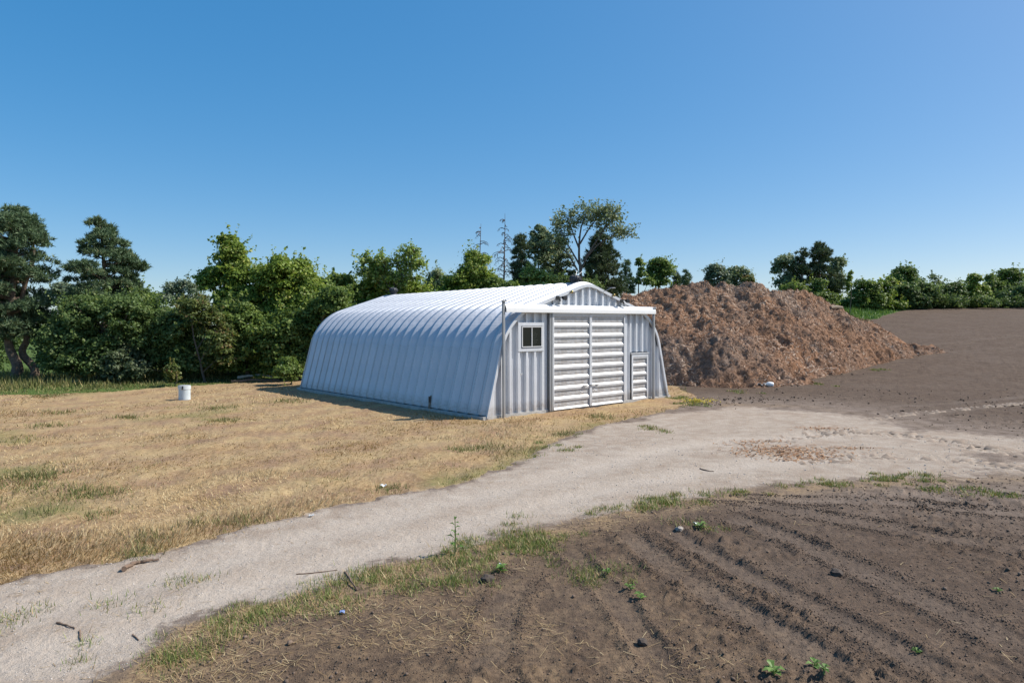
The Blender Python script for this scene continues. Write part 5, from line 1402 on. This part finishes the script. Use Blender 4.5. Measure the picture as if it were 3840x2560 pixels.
for q, lb, s_, n_ in (((1870, 1535), 'leafy green seedling near the bottom edge of the field', .13, 7), ((1776, 1556), 'largest seedling on the soil, at the bottom edge below the centre right', .15, 8), ((1892, 1566), 'small seedling at the bottom edge just right of the leafy one', .10, 6), ((2105, 1498), 'tiny seedling alone in the lower right soil', .08, 5),
                      ((1470, 1378), 'seedling casting a shadow in the middle of the tread marks', .12, 7), ((1448, 1356), 'seedling just above left of the tread mark seedling', .12, 6), ((1608, 1216), 'leafy weed beside the pale stone', .16, 9), ((1150, 1312), 'weed at the right end of the verge tuft', .15, 9),
                      ((1395, 1322), 'small weed right of the isolated green tuft', .10, 6), ((2352 - 60, 1400 - 40), 'lone pale sprig near the right edge of the field', .09, 5)):
    seedling(q, lb, s_ * .75, n_, int(q[0]))
# yellow flowers near the front right corner of the building
x0_, y0_ = gnd(1608, 925); n = 260
x = x0_ + RNG.normal(size=n) * .35; y = y0_ + RNG.normal(size=n) * .3
C = np.stack([x, y, gz(x, y) + RNG.uniform(.06, .16, n)], 1)
o = obj('yellow_flowers', leaves_mesh('yellow_flowers', C, unit(RNG.normal(size=(n, 3)) * .4 + np.array([0, 0, 1.0])), .05, .05, RNG.random(n)), leaf_mat('yellow_petal', (.55, .42, .03), (.70, .55, .05), None, .2))
tag(o, 'patch of small yellow flowers in the grass off the front right corner of the building', 'flowers', kind='stuff')
# fine crumbs: eight sided bits, thick along the edges of the wheel tracks
def crumbs(x, y, r, mat, name, label):
    n = len(x); iv = np.array([(1, 0, 0), (-1, 0, 0), (0, 1, 0), (0, -1, 0), (0, 0, 1), (0, 0, -1)], float)
    fc = np.array([(0, 2, 4), (2, 1, 4), (1, 3, 4), (3, 0, 4), (2, 0, 5), (1, 2, 5), (3, 1, 5), (0, 3, 5)])
    P = iv[None] * RNG.uniform(.6, 1.4, (n, 6, 1)) * r[:, None, None]; a = RNG.uniform(0, 6.28, n); ca, sa = np.cos(a)[:, None], np.sin(a)[:, None]
    P = np.stack([P[..., 0] * ca - P[..., 1] * sa, P[..., 0] * sa + P[..., 1] * ca, P[..., 2] * .8], -1) + np.stack([x, y, gz(x, y) + r * .25], 1)[:, None, :]
    o = obj(name, mesh_np(name, P.reshape(-1, 3), (np.arange(n)[:, None, None] * 6 + fc[None]).reshape(-1, 3)), mat); tag(o, label, 'soil', kind='stuff')
xs, ys = [], []
for P, w_, dep, lug, pale in TRACKS[:7]:
    m_ = 3200; i_ = RNG.integers(0, len(P) - 1, m_); t_ = RNG.random(m_)[:, None]; c_ = P[i_] * (1 - t_) + P[i_ + 1] * t_
    e_ = unit(P[i_ + 1] - P[i_]); n_ = np.stack([-e_[:, 1], e_[:, 0]], 1); off = RNG.choice([-1, 1], m_) * (w_ * 1.35 + RNG.normal(size=m_) * w_ * .35)
    c_ = c_ + n_ * off[:, None]; xs.append(c_[:, 0]); ys.append(c_[:, 1])
x2, y2 = sample(42000, 4.4, 22.0)
x = np.concatenate(xs + [x2]); y = np.concatenate(ys + [y2]); z_ = zones(x, y)
ok = (z_[2] > .6) & (-z_[3] > .25) & (RNG.random(len(x)) < .35 + .9 * sstep(-.2, .4, fbm(x * .9, y * .9, 117, 3)))
x, y = x[ok], y[ok]; r = np.maximum(.005, np.hypot(x, y) * .0007) * RNG.uniform(.6, 2.2, len(x))
crumbs(x, y, r, plain('crumb_soil', (.135, .094, .067), .95, 0, .35, 5, .3), 'soil_crumbs', 'fine crumbs of dark soil along the wheel tracks')
# tyre tread ridges pressed into the dusty ground where the track meets the field
V_, F_ = [], []
rt = random.Random(44)
for ti, lg, pitch in ((7, .42, .34), (8, .36, .32), (9, .26, .30)):
    P = TRACKS[ti][0]; seg = np.linalg.norm(np.diff(P, axis=0), axis=1); cum = np.concatenate([[0], np.cumsum(seg)]); L = cum[-1]
    for k in range(int(L / pitch)):
        for sd2 in (-1, 1):
            if rt.random() < (.18 if ti == 7 else .4): continue
            a_ = (k + (.5 if sd2 > 0 else 0)) * pitch + rt.uniform(-.03, .03)
            c = np.array([np.interp(a_, cum, P[:, 0]), np.interp(a_, cum, P[:, 1])]); c2 = np.array([np.interp(a_ + .1, cum, P[:, 0]), np.interp(a_ + .1, cum, P[:, 1])])
            t_ = (c2 - c) / (np.linalg.norm(c2 - c) + 1e-9); n_ = np.array([-t_[1], t_[0]]) * sd2
            d_ = n_ * .8 + t_ * .6; p_ = np.array([-d_[1], d_[0]]); m_ = c + n_ * lg * .52
            hl, hw, hh = lg * rt.uniform(.42, .55), .085 * rt.uniform(.8, 1.2), rt.uniform(.035, .06)
            co_ = [m_ - d_ * hl - p_ * hw, m_ + d_ * hl - p_ * hw, m_ + d_ * hl + p_ * hw, m_ - d_ * hl + p_ * hw, m_ - d_ * hl * .75, m_ + d_ * hl * .75]
            zz = gz([q[0] for q in co_], [q[1] for q in co_]); b_ = len(V_)
            V_ += [(co_[i][0], co_[i][1], zz[i] + (-.015 if i < 4 else hh)) for i in range(6)]
            F_ += [(b_, b_ + 1, b_ + 5), (b_, b_ + 5, b_ + 4), (b_ + 2, b_ + 3, b_ + 4), (b_ + 2, b_ + 4, b_ + 5), (b_ + 1, b_ + 2, b_ + 5), (b_ + 3, b_, b_ + 4)]
o = obj('tread_ridges', mesh_np('tread_ridges', np.array(V_), np.array(F_), True), plain('dusty_tread', (.275, .215, .165), .95, 0, .25, 5, .5))
tag(o, 'tyre tread ridges pressed into the dusty soil at the right end of the track', 'tyre tracks', kind='stuff')
